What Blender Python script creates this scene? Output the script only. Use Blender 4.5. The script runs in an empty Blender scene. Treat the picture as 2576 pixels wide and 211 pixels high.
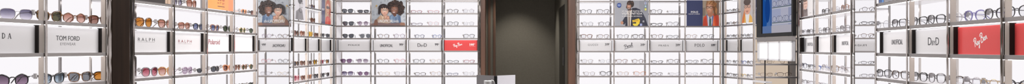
import bpy, bmesh, math, random
from mathutils import Vector, Matrix

random.seed(7)
SC = bpy.context.scene
COL = SC.collection
U = 0.005            # all lengths below are in units of 5 mm unless stated
EYE = 1.45           # camera height in metres
F = 1620.0           # focal length in image pixels of a 2576 px wide frame
PI = math.pi

# ------------------------------------------------------------------ materials
MATS = {}
def srgb(c):
    return tuple((x / 255.0 / 12.92) if x / 255.0 <= 0.04045 else ((x / 255.0 + 0.055) / 1.055) ** 2.4 for x in c)

def mat(name, col, rough=0.5, metal=0.0, coat=0.0, spec=0.5):
    if name in MATS: return MATS[name]
    m = bpy.data.materials.new(name); m.use_nodes = True
    b = m.node_tree.nodes['Principled BSDF']
    b.inputs['Base Color'].default_value = (*col, 1)
    b.inputs['Roughness'].default_value = rough
    b.inputs['Metallic'].default_value = metal
    b.inputs['Coat Weight'].default_value = coat
    b.inputs['Coat Roughness'].default_value = 0.05
    b.inputs['Specular IOR Level'].default_value = spec
    MATS[name] = m
    return m

def emit(name, col, strength):
    if name in MATS: return MATS[name]
    m = bpy.data.materials.new(name); m.use_nodes = True
    nt = m.node_tree; nt.nodes.clear()
    o = nt.nodes.new('ShaderNodeOutputMaterial'); e = nt.nodes.new('ShaderNodeEmission')
    e.inputs[0].default_value = (*col, 1); e.inputs[1].default_value = strength
    nt.links.new(e.outputs[0], o.inputs[0]); MATS[name] = m
    return m

def chrome(name, col, rough, scale, bump):
    """polished metal with slightly wavy surface"""
    m = mat(name, col, rough, 1.0)
    nt = m.node_tree; b = nt.nodes['Principled BSDF']
    tc = nt.nodes.new('ShaderNodeTexCoord'); mp = nt.nodes.new('ShaderNodeMapping')
    mp.inputs['Scale'].default_value = (scale, scale, scale * 0.35)
    nz = nt.nodes.new('ShaderNodeTexNoise'); nz.inputs['Scale'].default_value = 1.0; nz.inputs['Detail'].default_value = 1.0
    bp = nt.nodes.new('ShaderNodeBump'); bp.inputs['Strength'].default_value = bump; bp.inputs['Distance'].default_value = 0.02
    nt.links.new(tc.outputs['Object'], mp.inputs[0]); nt.links.new(mp.outputs[0], nz.inputs['Vector'])
    nt.links.new(nz.outputs['Fac'], bp.inputs['Height']); nt.links.new(bp.outputs[0], b.inputs['Normal'])
    return m

def two_tone(name, c1, c2, scale, rough=0.4, stretch=(1, 1, 1), lo=0.4, hi=0.6, coat=0.0):
    m = mat(name, c1, rough, 0.0, coat)
    nt = m.node_tree; b = nt.nodes['Principled BSDF']
    tc = nt.nodes.new('ShaderNodeTexCoord'); mp = nt.nodes.new('ShaderNodeMapping')
    mp.inputs['Scale'].default_value = tuple(scale * s for s in stretch)
    nz = nt.nodes.new('ShaderNodeTexNoise'); nz.inputs['Scale'].default_value = 1.0; nz.inputs['Detail'].default_value = 3.0
    r = nt.nodes.new('ShaderNodeValToRGB')
    r.color_ramp.elements[0].position = lo; r.color_ramp.elements[0].color = (*c1, 1)
    r.color_ramp.elements[1].position = hi; r.color_ramp.elements[1].color = (*c2, 1)
    nt.links.new(tc.outputs['Object'], mp.inputs[0]); nt.links.new(mp.outputs[0], nz.inputs['Vector'])
    nt.links.new(nz.outputs['Fac'], r.inputs[0]); nt.links.new(r.outputs[0], b.inputs['Base Color'])
    return m

def see_through(name, tint, gloss=0.08, tint2=None, body=0.0, bodycol=(.8, .8, .8)):
    """tinted lens or clear plastic: transparent with a glossy share; tint2 = lighter lower end of a gradient lens"""
    if name in MATS: return MATS[name]
    m = bpy.data.materials.new(name); m.use_nodes = True
    nt = m.node_tree; nt.nodes.clear()
    o = nt.nodes.new('ShaderNodeOutputMaterial'); t = nt.nodes.new('ShaderNodeBsdfTransparent')
    g = nt.nodes.new('ShaderNodeBsdfGlossy'); g.inputs['Roughness'].default_value = 0.03
    g.inputs['Color'].default_value = (1, 1, 1, 1)
    t.inputs[0].default_value = (*tint, 1)
    if tint2:
        tc = nt.nodes.new('ShaderNodeTexCoord'); sp = nt.nodes.new('ShaderNodeSeparateXYZ'); r = nt.nodes.new('ShaderNodeValToRGB')
        r.color_ramp.elements[0].position = 0.05; r.color_ramp.elements[0].color = (*tint2, 1)
        r.color_ramp.elements[1].position = 0.85; r.color_ramp.elements[1].color = (*tint, 1)
        nt.links.new(tc.outputs['Generated'], sp.inputs[0]); nt.links.new(sp.outputs[2], r.inputs[0]); nt.links.new(r.outputs[0], t.inputs[0])
    src = t
    if body:
        d = nt.nodes.new('ShaderNodeBsdfDiffuse'); d.inputs[0].default_value = (*bodycol, 1)
        mx0 = nt.nodes.new('ShaderNodeMixShader'); mx0.inputs[0].default_value = body
        nt.links.new(t.outputs[0], mx0.inputs[1]); nt.links.new(d.outputs[0], mx0.inputs[2]); src = mx0
    mx = nt.nodes.new('ShaderNodeMixShader'); mx.inputs[0].default_value = gloss
    nt.links.new(src.outputs[0], mx.inputs[1]); nt.links.new(g.outputs[0], mx.inputs[2]); nt.links.new(mx.outputs[0], o.inputs[0])
    MATS[name] = m
    return m

PANEL = emit('backlit_acrylic', (0.965, 0.938, 0.968), 1.0)
LED = emit('led_strip', (1.0, 0.97, 1.0), 4.2)
CHROME = chrome('polished_chrome', (0.60, 0.555, 0.52), 0.12, 22, 0.22)
DARKCH = chrome('dark_chrome', (0.34, 0.32, 0.31), 0.14, 20, 0.12)
STEEL = mat('brushed_steel', (0.32, 0.30, 0.295), 0.42, 0.8)
SHELF = mat('white_lacquer', (0.86, 0.84, 0.85), 0.3, 0, 0.3)
BEIGE = mat('beige_laminate', (0.72, 0.64, 0.57), 0.4)
NICHE = emit('beige_niche_glow', srgb((224, 204, 184)), .82)  # emission added so the beige niche back reads brighter
SIGNW = mat('white_gloss_board', (0.68, 0.675, 0.69), 0.25, 0, 0.5)
SIGNR = mat('red_gloss_board', (0.74, 0.085, 0.085), 0.25, 0, 0.5)
DARKBR = mat('dark_brown_plate', (0.012, 0.009, 0.008), 0.5, 0, 0, .2)
WOOD = two_tone('walnut_veneer', (0.011, 0.006, 0.0035), (0.022, 0.012, 0.007), 18, 0.5, (1, 1, 0.06), 0.35, 0.65, 0.0)
WOOD.node_tree.nodes['Principled BSDF'].inputs['Specular IOR Level'].default_value = .06
JAMBWOOD = two_tone('brown_jamb_wood', (0.095, 0.044, 0.027), (0.13, 0.062, 0.038), 18, 0.4, (1, 1, 0.06))
SLATWOOD = two_tone('brown_slat_wood', (0.10, 0.048, 0.030), (0.14, 0.07, 0.042), 18, 0.5, (1, 1, 0.06))
OLIVE = two_tone('olive_grey_plaster', (0.135, 0.123, 0.100), (0.146, 0.133, 0.109), 60, 0.8)
MIRROR = mat('mirror_glass', (0.93, 0.93, 0.94), 0.0, 1.0)
BLACK = mat('black_satin', (0.010, 0.010, 0.011), 0.5, 0, 0, .2)
GREYPOST = mat('grey_metal_post', (0.15, 0.155, 0.157), 0.4, 0.2)
INK = mat('black_ink', (0.035, 0.034, 0.04), 0.5)
GREYINK = mat('grey_ink', (0.16, 0.155, 0.165), 0.5)
PALEINK = mat('pale_grey_ink', (0.42, 0.41, 0.43), 0.5)
MAROON = mat('maroon_ink', (0.22, 0.03, 0.04), 0.5)
WHITEINK = mat('white_ink', (0.85, 0.84, 0.84), 0.5)
TAGW = mat('security_tag_plastic', (0.50, 0.485, 0.485), 0.4)
PAPER = mat('white_paper', (0.8, 0.79, 0.8), 0.6)

# ------------------------------------------------------------------ helpers
def link(name, bm, mats, parent=None, smooth=False):
    me = bpy.data.meshes.new(name); bm.to_mesh(me); bm.free()
    for m in (mats if isinstance(mats, (list, tuple)) else [mats]): me.materials.append(m)
    if smooth:
        for p in me.polygons: p.use_smooth = True
    o = bpy.data.objects.new(name, me); COL.objects.link(o)
    if parent: o.parent = parent
    return o

def tag(o, label, cat, group=None):
    o['label'] = label; o['category'] = cat
    if group: o['group'] = group
    return o

def empty(name, label, cat, loc, rotz=0.0, group=None):
    o = bpy.data.objects.new(name, None); COL.objects.link(o)
    o.empty_display_size = 0.05
    o.location = loc; o.rotation_euler = (0, 0, rotz)
    return tag(o, label, cat, group)

def box(bm, x0, x1, y0, y1, z0, z1, bev=0.0, mi=0, s=1.0):
    x0, x1, y0, y1, z0, z1 = (v * s for v in (x0, x1, y0, y1, z0, z1)); bev *= s
    vs = [bm.verts.new((x, y, z)) for x in (x0, x1) for y in (y0, y1) for z in (z0, z1)]
    fs = [bm.faces.new([vs[i] for i in q]) for q in ((0, 1, 3, 2), (4, 6, 7, 5), (0, 4, 5, 1), (2, 3, 7, 6), (0, 2, 6, 4), (1, 5, 7, 3))]
    for f in fs: f.material_index = mi
    if bev:
        bmesh.ops.bevel(bm, geom=list({e for f in fs for e in f.edges}), offset=bev, segments=2, affect='EDGES', profile=0.6)

def ubox(name, x0, x1, y0, y1, z0, z1, m, parent, bev=0.0):
    """box part in units"""
    bm = bmesh.new(); box(bm, x0, x1, y0, y1, z0, z1, bev, 0, U)
    return link(name, bm, m, parent)

def tube(bm, pts, r, n=6, closed=False, ry=None, vary=None):
    """sweep an elliptical section along points (metres)"""
    pts = [Vector(p) for p in pts]; k = len(pts); rings = []
    up0 = Vector((0, 1, 0))
    for i, p in enumerate(pts):
        a = pts[(i - 1) % k] if (closed or i) else p
        b = pts[(i + 1) % k] if (closed or i < k - 1) else p
        t = (b - a).normalized()
        up = up0 if abs(t.dot(up0)) < 0.9 else Vector((0, 0, 1))
        s = t.cross(up).normalized(); q = s.cross(t).normalized()
        v = vary(i) if vary else 1.0
        rings.append([bm.verts.new(p + s * (r * v * math.cos(2 * PI * j / n)) + q * ((ry or r) * v * math.sin(2 * PI * j / n))) for j in range(n)])
    m = k if closed else k - 1
    for i in range(m):
        A, B = rings[i], rings[(i + 1) % k]
        for j in range(n): bm.faces.new((A[j], A[(j + 1) % n], B[(j + 1) % n], B[j]))
    if not closed:
        bm.faces.new(rings[0][::-1]); bm.faces.new(rings[-1])

def smoothline(p, sub=5):
    """Catmull-Rom through 2-D points"""
    if len(p) < 3: return p
    q = [p[0]] + list(p) + [p[-1]]; out = []
    for i in range(1, len(q) - 2):
        for k in range(sub):
            t = k / sub
            out.append(tuple(0.5 * ((2 * q[i][c]) + (-q[i-1][c] + q[i+1][c]) * t + (2*q[i-1][c] - 5*q[i][c] + 4*q[i+1][c] - q[i+2][c]) * t*t
                       + (-q[i-1][c] + 3*q[i][c] - 3*q[i+1][c] + q[i+2][c]) * t**3) for c in (0, 1)))
    out.append(p[-1]); return out

def ribbon(bm, pts, w, y, mi=0):
    """flat stroke of width w in the xz plane at depth y"""
    n = len(pts); L = []; R = []
    for i, (x, z) in enumerate(pts):
        a = pts[max(i - 1, 0)]; b = pts[min(i + 1, n - 1)]
        dx, dz = b[0] - a[0], b[1] - a[1]; d = math.hypot(dx, dz) or 1
        nx, nz = -dz / d * w / 2, dx / d * w / 2
        L.append(bm.verts.new((x + nx, y, z + nz))); R.append(bm.verts.new((x - nx, y, z - nz)))
    for i in range(n - 1):
        f = bm.faces.new((R[i], R[i + 1], L[i + 1], L[i])); f.material_index = mi

# ------------------------------------------------------------------ lettering
def text(name, body, x, z, h, m, parent, y, width=None, bold=0.0, spacing=1.0, rot=0.0, align='CENTER'):
    """raised flat lettering facing local -y; x, z = centre, h = cap height, all units; width = total width"""
    cu = bpy.data.curves.new(name, 'FONT'); cu.body = body; cu.size = 1.0; cu.align_x = 'CENTER'; cu.align_y = 'CENTER'
    cu.space_character = spacing; cu.resolution_u = 3
    o = bpy.data.objects.new(name, cu); COL.objects.link(o)
    bpy.context.view_layer.update()
    me = bpy.data.meshes.new_from_object(o.evaluated_get(bpy.context.evaluated_depsgraph_get()))
    bpy.data.objects.remove(o); bpy.data.curves.remove(cu)
    xs = [v.co.x for v in me.vertices]; ys = [v.co.y for v in me.vertices]
    cx, cy = (min(xs) + max(xs)) / 2, (min(ys) + max(ys)) / 2
    sy = h / (max(ys) - min(ys)); sx = width / (max(xs) - min(xs)) if width else sy
    for v in me.vertices:
        a, b = (v.co.x - cx) * sx, (v.co.y - cy) * sy
        a, b = a * math.cos(rot) - b * math.sin(rot), a * math.sin(rot) + b * math.cos(rot)
        v.co = ((x + a) * U, y * U, (z + b) * U)
    if bold:
        bm = bmesh.new(); bm.from_mesh(me); base = bm.verts[:] + bm.edges[:] + bm.faces[:]
        for q in (-1, 1):
            g = bmesh.ops.duplicate(bm, geom=base)
            for v in g['geom']:
                if isinstance(v, bmesh.types.BMVert): v.co.x += q * bold * h * U * .9; v.co.y -= .003 * U * (q + 2)
        bm.to_mesh(me); bm.free()
    me.name = name; me.materials.clear(); me.materials.append(m)
    ob = bpy.data.objects.new(name, me); COL.objects.link(ob)
    if parent: ob.parent = parent
    return ob

SERIF = {  # letter: (advance, [(points, width)])
 'P': (.78, [([(.2, 0), (.2, 1)], .15), ([(.2, .97), (.5, .97), (.68, .86), (.68, .6), (.5, .47), (.2, .47)], .09), ([(.03, .02), (.4, .02)], .05), ([(.03, .98), (.3, .98)], .05)]),
 'R': (.9, [([(.2, 0), (.2, 1)], .15), ([(.2, .97), (.5, .97), (.66, .86), (.66, .64), (.5, .52), (.2, .52)], .09), ([(.4, .52), (.78, .02)], .14), ([(.03, .02), (.38, .02)], .05), ([(.03, .98), (.3, .98)], .05), ([(.66, .02), (.9, .02)], .05)]),
 'A': (.9, [([(.1, 0), (.44, 1)], .06), ([(.44, 1), (.78, 0)], .15), ([(.2, .33), (.66, .33)], .06), ([(0, .02), (.24, .02)], .05), ([(.62, .02), (.92, .02)], .05)]),
 'D': (.95, [([(.2, 0), (.2, 1)], .15), ([(.2, .97), (.5, .95), (.78, .7), (.78, .3), (.5, .05), (.2, .03)], .11), ([(.03, .02), (.3, .02)], .05), ([(.03, .98), (.3, .98)], .05)]),
 'O': (.98, [([(.48, .98), (.2, .85), (.1, .5), (.2, .15), (.48, .02), (.76, .15), (.86, .5), (.76, .85), (.48, .98)], .12)]),
 'L': (.78, [([(.2, 0), (.2, 1)], .15), ([(.03, .02), (.7, .02)], .06), ([(.68, .0), (.68, .25)], .06), ([(.03, .98), (.38, .98)], .05)]),
 'G': (.95, [([(.8, .72), (.68, .92), (.45, .98), (.2, .84), (.1, .5), (.2, .16), (.46, .02), (.72, .08), (.78, .4)], .11), ([(.55, .42), (.92, .42)], .05)]),
 'U': (.9, [([(.2, 1), (.2, .3), (.3, .06), (.5, .02), (.68, .1), (.74, .3), (.74, 1)], .1), ([(.04, .98), (.36, .98)], .05), ([(.6, .98), (.88, .98)], .05)]),
 'C': (.9, [([(.8, .72), (.68, .92), (.45, .98), (.2, .84), (.1, .5), (.2, .16), (.46, .02), (.7, .1), (.82, .28)], .11)]),
 'I': (.42, [([(.2, 0), (.2, 1)], .15), ([(.04, .02), (.36, .02)], .05), ([(.04, .98), (.36, .98)], .05)]),
 'H': (.95, [([(.2, 0), (.2, 1)], .15), ([(.75, 0), (.75, 1)], .15), ([(.2, .5), (.75, .5)], .06), ([(.03, .02), (.38, .02)], .05), ([(.58, .02), (.92, .02)], .05)]),
 'E': (.8, [([(.2, 0), (.2, 1)], .15), ([(.03, .02), (.7, .02)], .06), ([(.2, .5), (.55, .5)], .06), ([(.03, .98), (.68, .98)], .06)]),
 'N': (.95, [([(.18, 0), (.18, 1)], .06), ([(.15, 1), (.75, 0)], .15), ([(.75, 0), (.75, 1)], .06), ([(.03, .02), (.33, .02)], .05), ([(.6, .98), (.9, .98)], .05)]),
 ' ': (.5, []),
}
SCRIPT = {
 'ray': [[(.08, -.02), (.13, .4), (.2, .72)], [(-.06, .6), (.06, .82), (.28, .9), (.42, .76), (.34, .54), (.14, .44)], [(.2, .44), (.32, .25), (.46, .0)],
         [(.66, .34), (.55, .38), (.47, .2), (.53, .04), (.63, .16), (.68, .36), (.66, .1), (.74, .03)],
         [(.78, .36), (.78, .12), (.87, .1), (.95, .38)], [(.95, .38), (.88, -.1), (.78, -.38), (.70, -.3), (.8, -.1)],
         [(1.04, .24), (1.1, .25)],
         [(1.24, -.02), (1.29, .4), (1.36, .8)], [(1.12, .7), (1.24, .9), (1.46, .98), (1.6, .84), (1.5, .58), (1.31, .5)], [(1.31, .5), (1.54, .48), (1.63, .24), (1.48, .02), (1.2, .0)],
         [(1.9, .34), (1.79, .38), (1.71, .2), (1.77, .04), (1.87, .16), (1.92, .36), (1.9, .1), (1.98, .03)],
         [(2.03, .02), (2.06, .36)], [(2.05, .18), (2.13, .36), (2.21, .34), (2.22, .1), (2.32, .04)]],
 'per': [[(.1, -.05), (.16, .4), (.2, .8)], [(-.04, .55), (.06, .8), (.3, .92), (.5, .8), (.46, .55), (.28, .42), (.16, .46)],
         [(.5, .18), (.66, .26), (.67, .4), (.56, .4), (.5, .18), (.6, .02), (.76, .1)], [(.8, .42), (.82, .04)], [(.81, .28), (.9, .42), (.98, .36)],
         [(1.16, .4), (1.04, .4), (1.03, .27), (1.14, .16), (1.1, .02), (.98, .05)],
         [(1.32, .42), (1.22, .3), (1.24, .08), (1.34, .02), (1.44, .14), (1.42, .36), (1.32, .42)],
         [(1.5, .2), (1.62, .6), (1.66, .92), (1.56, .86), (1.54, .3), (1.58, .03), (1.7, .1)], [(-.1, -.28), (.5, -.2), (1.1, -.2), (1.7, -.3)]],
}
def strokes(name, strokelist, x, z, h, width, rot, m, parent, y):
    allp = [p for s, w in strokelist for p in s]
    x0, x1 = min(p[0] for p in allp), max(p[0] for p in allp); z0, z1 = min(p[1] for p in allp), max(p[1] for p in allp)
    sx, sz = width / (x1 - x0), h / (z1 - z0); c, s_ = math.cos(rot), math.sin(rot)
    bm = bmesh.new()
    for k, (s, w) in enumerate(strokelist):
        q = []
        for px, pz in s:
            a, b = (px - (x0 + x1) / 2) * sx, (pz - (z0 + z1) / 2) * sz
            q.append(((x + a * c - b * s_) * U, (z + a * s_ + b * c) * U))
        ribbon(bm, q, w * (sx + sz) / 2 * U, (y - 0.004 * k) * U)
    return link(name, bm, m, parent)

def serif(name, word, x, z, h, width, m, parent, y, gap=0.1, wt=1.25):
    cur, out = 0.0, []
    for ch in word:
        adv, ss = SERIF[ch]
        for pts, w in ss:
            q = smoothline(pts, 4) if len(pts) > 6 else pts
            out.append(([(cur + px, pz) for px, pz in q], w * wt))
        cur += adv + gap
    return strokes(name, out, x, z, h, width, 0, m, parent, y)

def script(name, key, x, z, h, width, rot, m, parent, y, w=.09):
    return strokes(name, [(smoothline(s, 5), w) for s in SCRIPT[key]], x, z, h, width, rot, m, parent, y)

# ------------------------------------------------------------------ walls: a local frame along each shop wall
class Wall:
    """x runs along the wall (viewer's left to right), y into the wall, z up; P, u in units on the plan (camera at 0,0 looking +y)"""
    def __init__(s, P, u, posts, z0, dz, depth):
        d = math.hypot(*u); s.P = P; s.u = (u[0] / d, u[1] / d); s.n = (-s.u[1], s.u[0])
        s.posts = posts; s.z0 = z0; s.dz = dz; s.D = depth; s.rot = math.atan2(s.u[1], s.u[0])
    def at(s, a, y=0.0, z=-EYE / U):
        return Vector(((s.P[0] + a * s.u[0] + y * s.n[0]) * U, (s.P[1] + a * s.u[1] + y * s.n[1]) * U, EYE + z * U))
    def along(s, px, y=0.0):
        """distance along the wall of what stands y behind the front plane at image column px"""
        m = (px - 1288) / F
        return (m * (s.P[1] + y * s.n[1]) - s.P[0] - y * s.n[0]) / (s.u[0] - m * s.u[1])
    def row(s, j): return s.z0 + s.dz * j       # height (units above the eye) of a shelf rail's middle

WA = Wall((-443, 1620), (1, 0), [0, 88, 177.5, 267.5, 358], -5.2, 31.55, 54)
WB = Wall((168.8, 1628), (1, 0), [0, 88.9, 178.7, 268.8, 357.7], -6.0, 31.55, 54)
WL = Wall((-459, 780), (0.0184, 1), [90.5 * t for t in range(0, 10)], -5.6, 32.0, 54)
WLN = Wall((-459 - .0184 * 90.5 * 2.58, 780 - 90.5 * 2.58), (0.0184, 1), [0, 90.5, 90.5 * 2.04], -5.6, 32.0, 54)
WR = Wall((523.2, 1169.8), (-.182, -.983), [92.75 * k for k in range(0, 9)], -6.6, 30.8, 50)
WC = Wall((527 - .1867 * 14, 1600 + .9824 * 14), (.1867, -.9824), [0, 14, 80, 146], -6.0, 31.55, 50)
for nm_ in ('WA', 'WB', 'WL', 'WLN', 'WR', 'WC'): globals()[nm_].name = nm_
WD = Wall((535, 1420), (1, 0), [0, 94.2], -5.05, 28.6, 43)

FLOORU = -EYE / U
def bay(W, i, label, rows, sign=True, zlo=-262, zhi=215, left_post=False, panel=PANEL, led=True, ext=(0, 0), inl=0):
    """one bay of backlit shelving between post i and post i+1"""
    a, b = W.posts[i], W.posts[i + 1]; w = b - a; D = W.D
    root = empty('shelf_bay', label, 'shelving', W.at(a), W.rot)
    zz = lambda z: z - FLOORU            # height above the floor
    ubox('back_panel', .4 - ext[0] + inl, w - .4 + ext[1], D, D + 2, zz(zlo), zz(zhi), panel, root)
    for j in rows:
        z = zz(W.row(j))
        sh = ubox('shelf', 1.0 + inl, w - 1.0, 1.5, D - .3, z - .4, z + 1.7, SHELF, root)
        ubox('front_rail', .2, w - .2, 0.0, 1.5, z - 1.8, z + 1.8, STEEL, sh)
        if led: ubox('light_strip', 3.0, w - 3.0, 2.2, 3.4, z - (2.3 if W in (WL, WLN, WR) else 1.75), z - .4, LED, sh)
    pb = bmesh.new(); box(pb, w - 1.5, w + 1.5, -1.3, -.15, 0, zz(zhi), .35, 0, U); link('post', pb, CHROME, root)
    if left_post: ubox('post', -1.5, 1.5, -1.3, -.15, 0, zz(zhi), CHROME, root, .35)
    edges = [zz(W.row(j)) for j in rows]
    pl = bmesh.new()
    cuts = [zz(zlo)] + [e for e in edges] + [zz(zhi)]
    for k in range(len(cuts) - 1):
        box(pl, w - .35, w + .35, 1.6, 6.6, cuts[k] + (1.9 if k else 0), cuts[k + 1] - 1.9, 0, 0, U)
    link('side_plate', pl, BEIGE, root)
    ubox('wall_standard', w - 2.6, w - .3, D - 2.2, D - .05, 0, zz(zhi), DARKCH, root)
    ubox('wall_standard', .3 + inl, 1.9 + inl, D - 2.2, D - .05, 0, zz(zhi), CHROME, root)
    return root

def sign(W, i, label, board=SIGNW, inset=2.2, plates=True):
    """brand board standing on the rail of shelf 0 of a bay; returns the board's root (x = 0 at the bay's first post)"""
    a, b = W.posts[i], W.posts[i + 1]; w = b - a
    root = empty('sign_board', label, 'sign', W.at(a, 0, W.row(0) + 1.75), W.rot)
    h = W.dz - 1.75 - 3.4
    il, ir = {'WA': (4.0, 1.9), 'WB': (1.9, 4.0)}.get(W.name, (6.3, 2.0) if W.name in ('WR', 'WC') else (2.0, 6.3))
    bm = bmesh.new(); box(bm, il + .8, w - ir - .8, 5.0, 5.8, .1, h, .12, 0, U); link('panel', bm, board, root)
    for x in (il, w - ir - .75): ubox('end_plate', x, x + .75, 1.5, 6.2, .1, h + .6, DARKBR, root)
    root['h'] = h; root['w'] = w
    return root
SY = 4.97    # depth of lettering on a sign

# ------------------------------------------------------------------ glasses
FRAME = {
 'black': mat('black_acetate', (0.012, 0.011, 0.012), 0.2, 0, .4),
 'dark brown': mat('dark_brown_acetate', (0.055, 0.030, 0.020), 0.25, 0, .4),
 'tortoiseshell': two_tone('tortoiseshell_acetate', (0.030, 0.014, 0.008), (0.30, 0.13, 0.035), 90, 0.2, (1, 1, 1), .42, .62, .4),
 'brown': mat('brown_acetate', (0.22, 0.085, 0.04), 0.25, 0, .4),
 'orange': mat('orange_acetate', (0.62, 0.23, 0.08), 0.25, 0, .4),
 'amber': two_tone('amber_acetate', (0.42, 0.17, 0.04), (0.62, 0.34, 0.10), 70, 0.2, (1, 1, 1), .4, .6, .4),
 'beige': mat('beige_acetate', (0.55, 0.42, 0.34), 0.3, 0, .4),
 'grey': mat('grey_acetate', (0.17, 0.16, 0.17), 0.25, 0, .4),
 'dark grey': mat('dark_grey_acetate', (0.055, 0.052, 0.058), 0.25, 0, .4),
 'navy': mat('navy_acetate', (0.025, 0.035, 0.12), 0.25, 0, .4),
 'blue': mat('blue_acetate', (0.05, 0.12, 0.42), 0.25, 0, .4),
 'violet': see_through('violet_clear_acetate', (0.50, 0.46, 0.78), .12, None, .45, (.30, .27, .55)),
 'purple': mat('purple_acetate', (0.10, 0.03, 0.10), 0.25, 0, .4),
 'red': mat('red_acetate', (0.35, 0.02, 0.06), 0.25, 0, .4),
 'pink': mat('pink_acetate', (0.72, 0.33, 0.36), 0.3, 0, .4),
 'yellow': mat('yellow_acetate', (0.70, 0.48, 0.10), 0.3, 0, .4),
 'green': mat('green_acetate', (0.08, 0.12, 0.06), 0.3, 0, .4),
 'clear': see_through('clear_acetate', (0.84, 0.82, 0.84), .15, None, .22, (.6, .58, .6)),
 'lilac': see_through('lilac_clear_acetate', (0.78, 0.66, 0.76), .12, None, .4, (.45, .36, .45)),
 'silver': mat('silver_metal', (0.50, 0.49, 0.50), 0.25, 1.0),
 'gold': mat('gold_metal', (0.60, 0.42, 0.20), 0.25, 1.0),
 'bronze': mat('bronze_metal', (0.24, 0.15, 0.10), 0.3, 1.0),
 'dark metal': mat('dark_metal', (0.06, 0.055, 0.055), 0.3, .8),
}
def lens(name, top, low=None, gloss=0.05):
    """lens material; colours are what white looks like through both faces"""
    q = lambda c: tuple(math.sqrt(v) for v in srgb(c))
    return see_through(name, q(top), gloss, q(low) if low else None)
LENS = {
 '': lens('clear_lens', (246, 246, 248), None, .03),
 'smoke': lens('smoke_lens', (98, 99, 106)), 'grey': lens('grey_lens', (122, 124, 130)),
 'violet': lens('violet_gradient_lens', (98, 92, 120), (228, 222, 236)), 'purple': lens('purple_lens', (126, 98, 128), (160, 134, 158)),
 'plum': lens('plum_gradient_lens', (88, 64, 86), (162, 134, 158)), 'mauve': lens('mauve_gradient_lens', (142, 126, 142), (224, 214, 224)),
 'brown': lens('brown_lens', (138, 92, 80), (178, 142, 132)), 'rose brown': lens('rose_brown_lens', (178, 116, 98), (226, 192, 182)),
 'orange': lens('orange_lens', (198, 122, 44), (216, 156, 88)), 'amber': lens('amber_lens', (236, 184, 44)),
 'red': lens('rose_red_lens', (170, 72, 92), (218, 156, 164)), 'green': lens('green_lens', (92, 102, 82)),
 'blue': lens('blue_lens', (98, 108, 148), (164, 170, 198)), 'sky': lens('sky_gradient_lens', (80, 96, 112), (194, 212, 226)),
 'olive': lens('olive_lens', (84, 80, 50)), 'lilac': lens('lilac_lens', (198, 182, 198)),
}
# style: lens width, lens height, exponent, taper (wider top), cat-eye lift, flat top, bridge gap
STYLE = {
 'rectangular': (.053, .034, 3.6, .08, .0, .0, .017),
 'square':      (.054, .044, 3.0, .16, .0, .0, .018),
 'wayfarer':    (.054, .044, 3.1, .20, .004, .0, .017),
 'round':       (.049, .047, 2.0, .00, .0, .0, .022),
 'panto':       (.050, .045, 2.3, .10, .0, .0, .021),
 'cat-eye':     (.056, .044, 2.7, .12, .007, .0, .017),
 'aviator':     (.056, .050, 2.6, .16, -.003, .0, .018),
 'oversized':   (.058, .052, 2.6, .13, .003, .0, .017),
 'hexagonal':   (.052, .045, 1.0, .00, .0, .0, .020),
 'narrow':      (.052, .028, 2.8, .06, .003, .0, .018),
 'shield':      (.064, .040, 3.0, .04, -.003, .0, .006),
}
def lens_outline(style, n=40):
    w, h, e, tp, cat, fl, gap = STYLE[style]; out = []
    for k in range(n):
        t = 2 * PI * (k + .5) / n; c, s = math.cos(t), math.sin(t)
        if style == 'hexagonal':
            r = .45 + .55 * math.cos(PI / 6) / math.cos(((t + PI / 6) % (PI / 3)) - PI / 6) * 1.06
            x, z = w / 2 * r * c, h / 2 * r * s
        else:
            r = 1 / (abs(c) ** e + abs(s) ** e) ** (1 / e); x = w / 2 * r * c; z = h / 2 * r * s
        x *= 1 + tp * (z / h)
        z += cat * max(0, (x / w + .5)) ** 1.5 * (1 if z > 0 else .35)        # x > 0 = outer side
        out.append((x, z))
    return out

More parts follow.
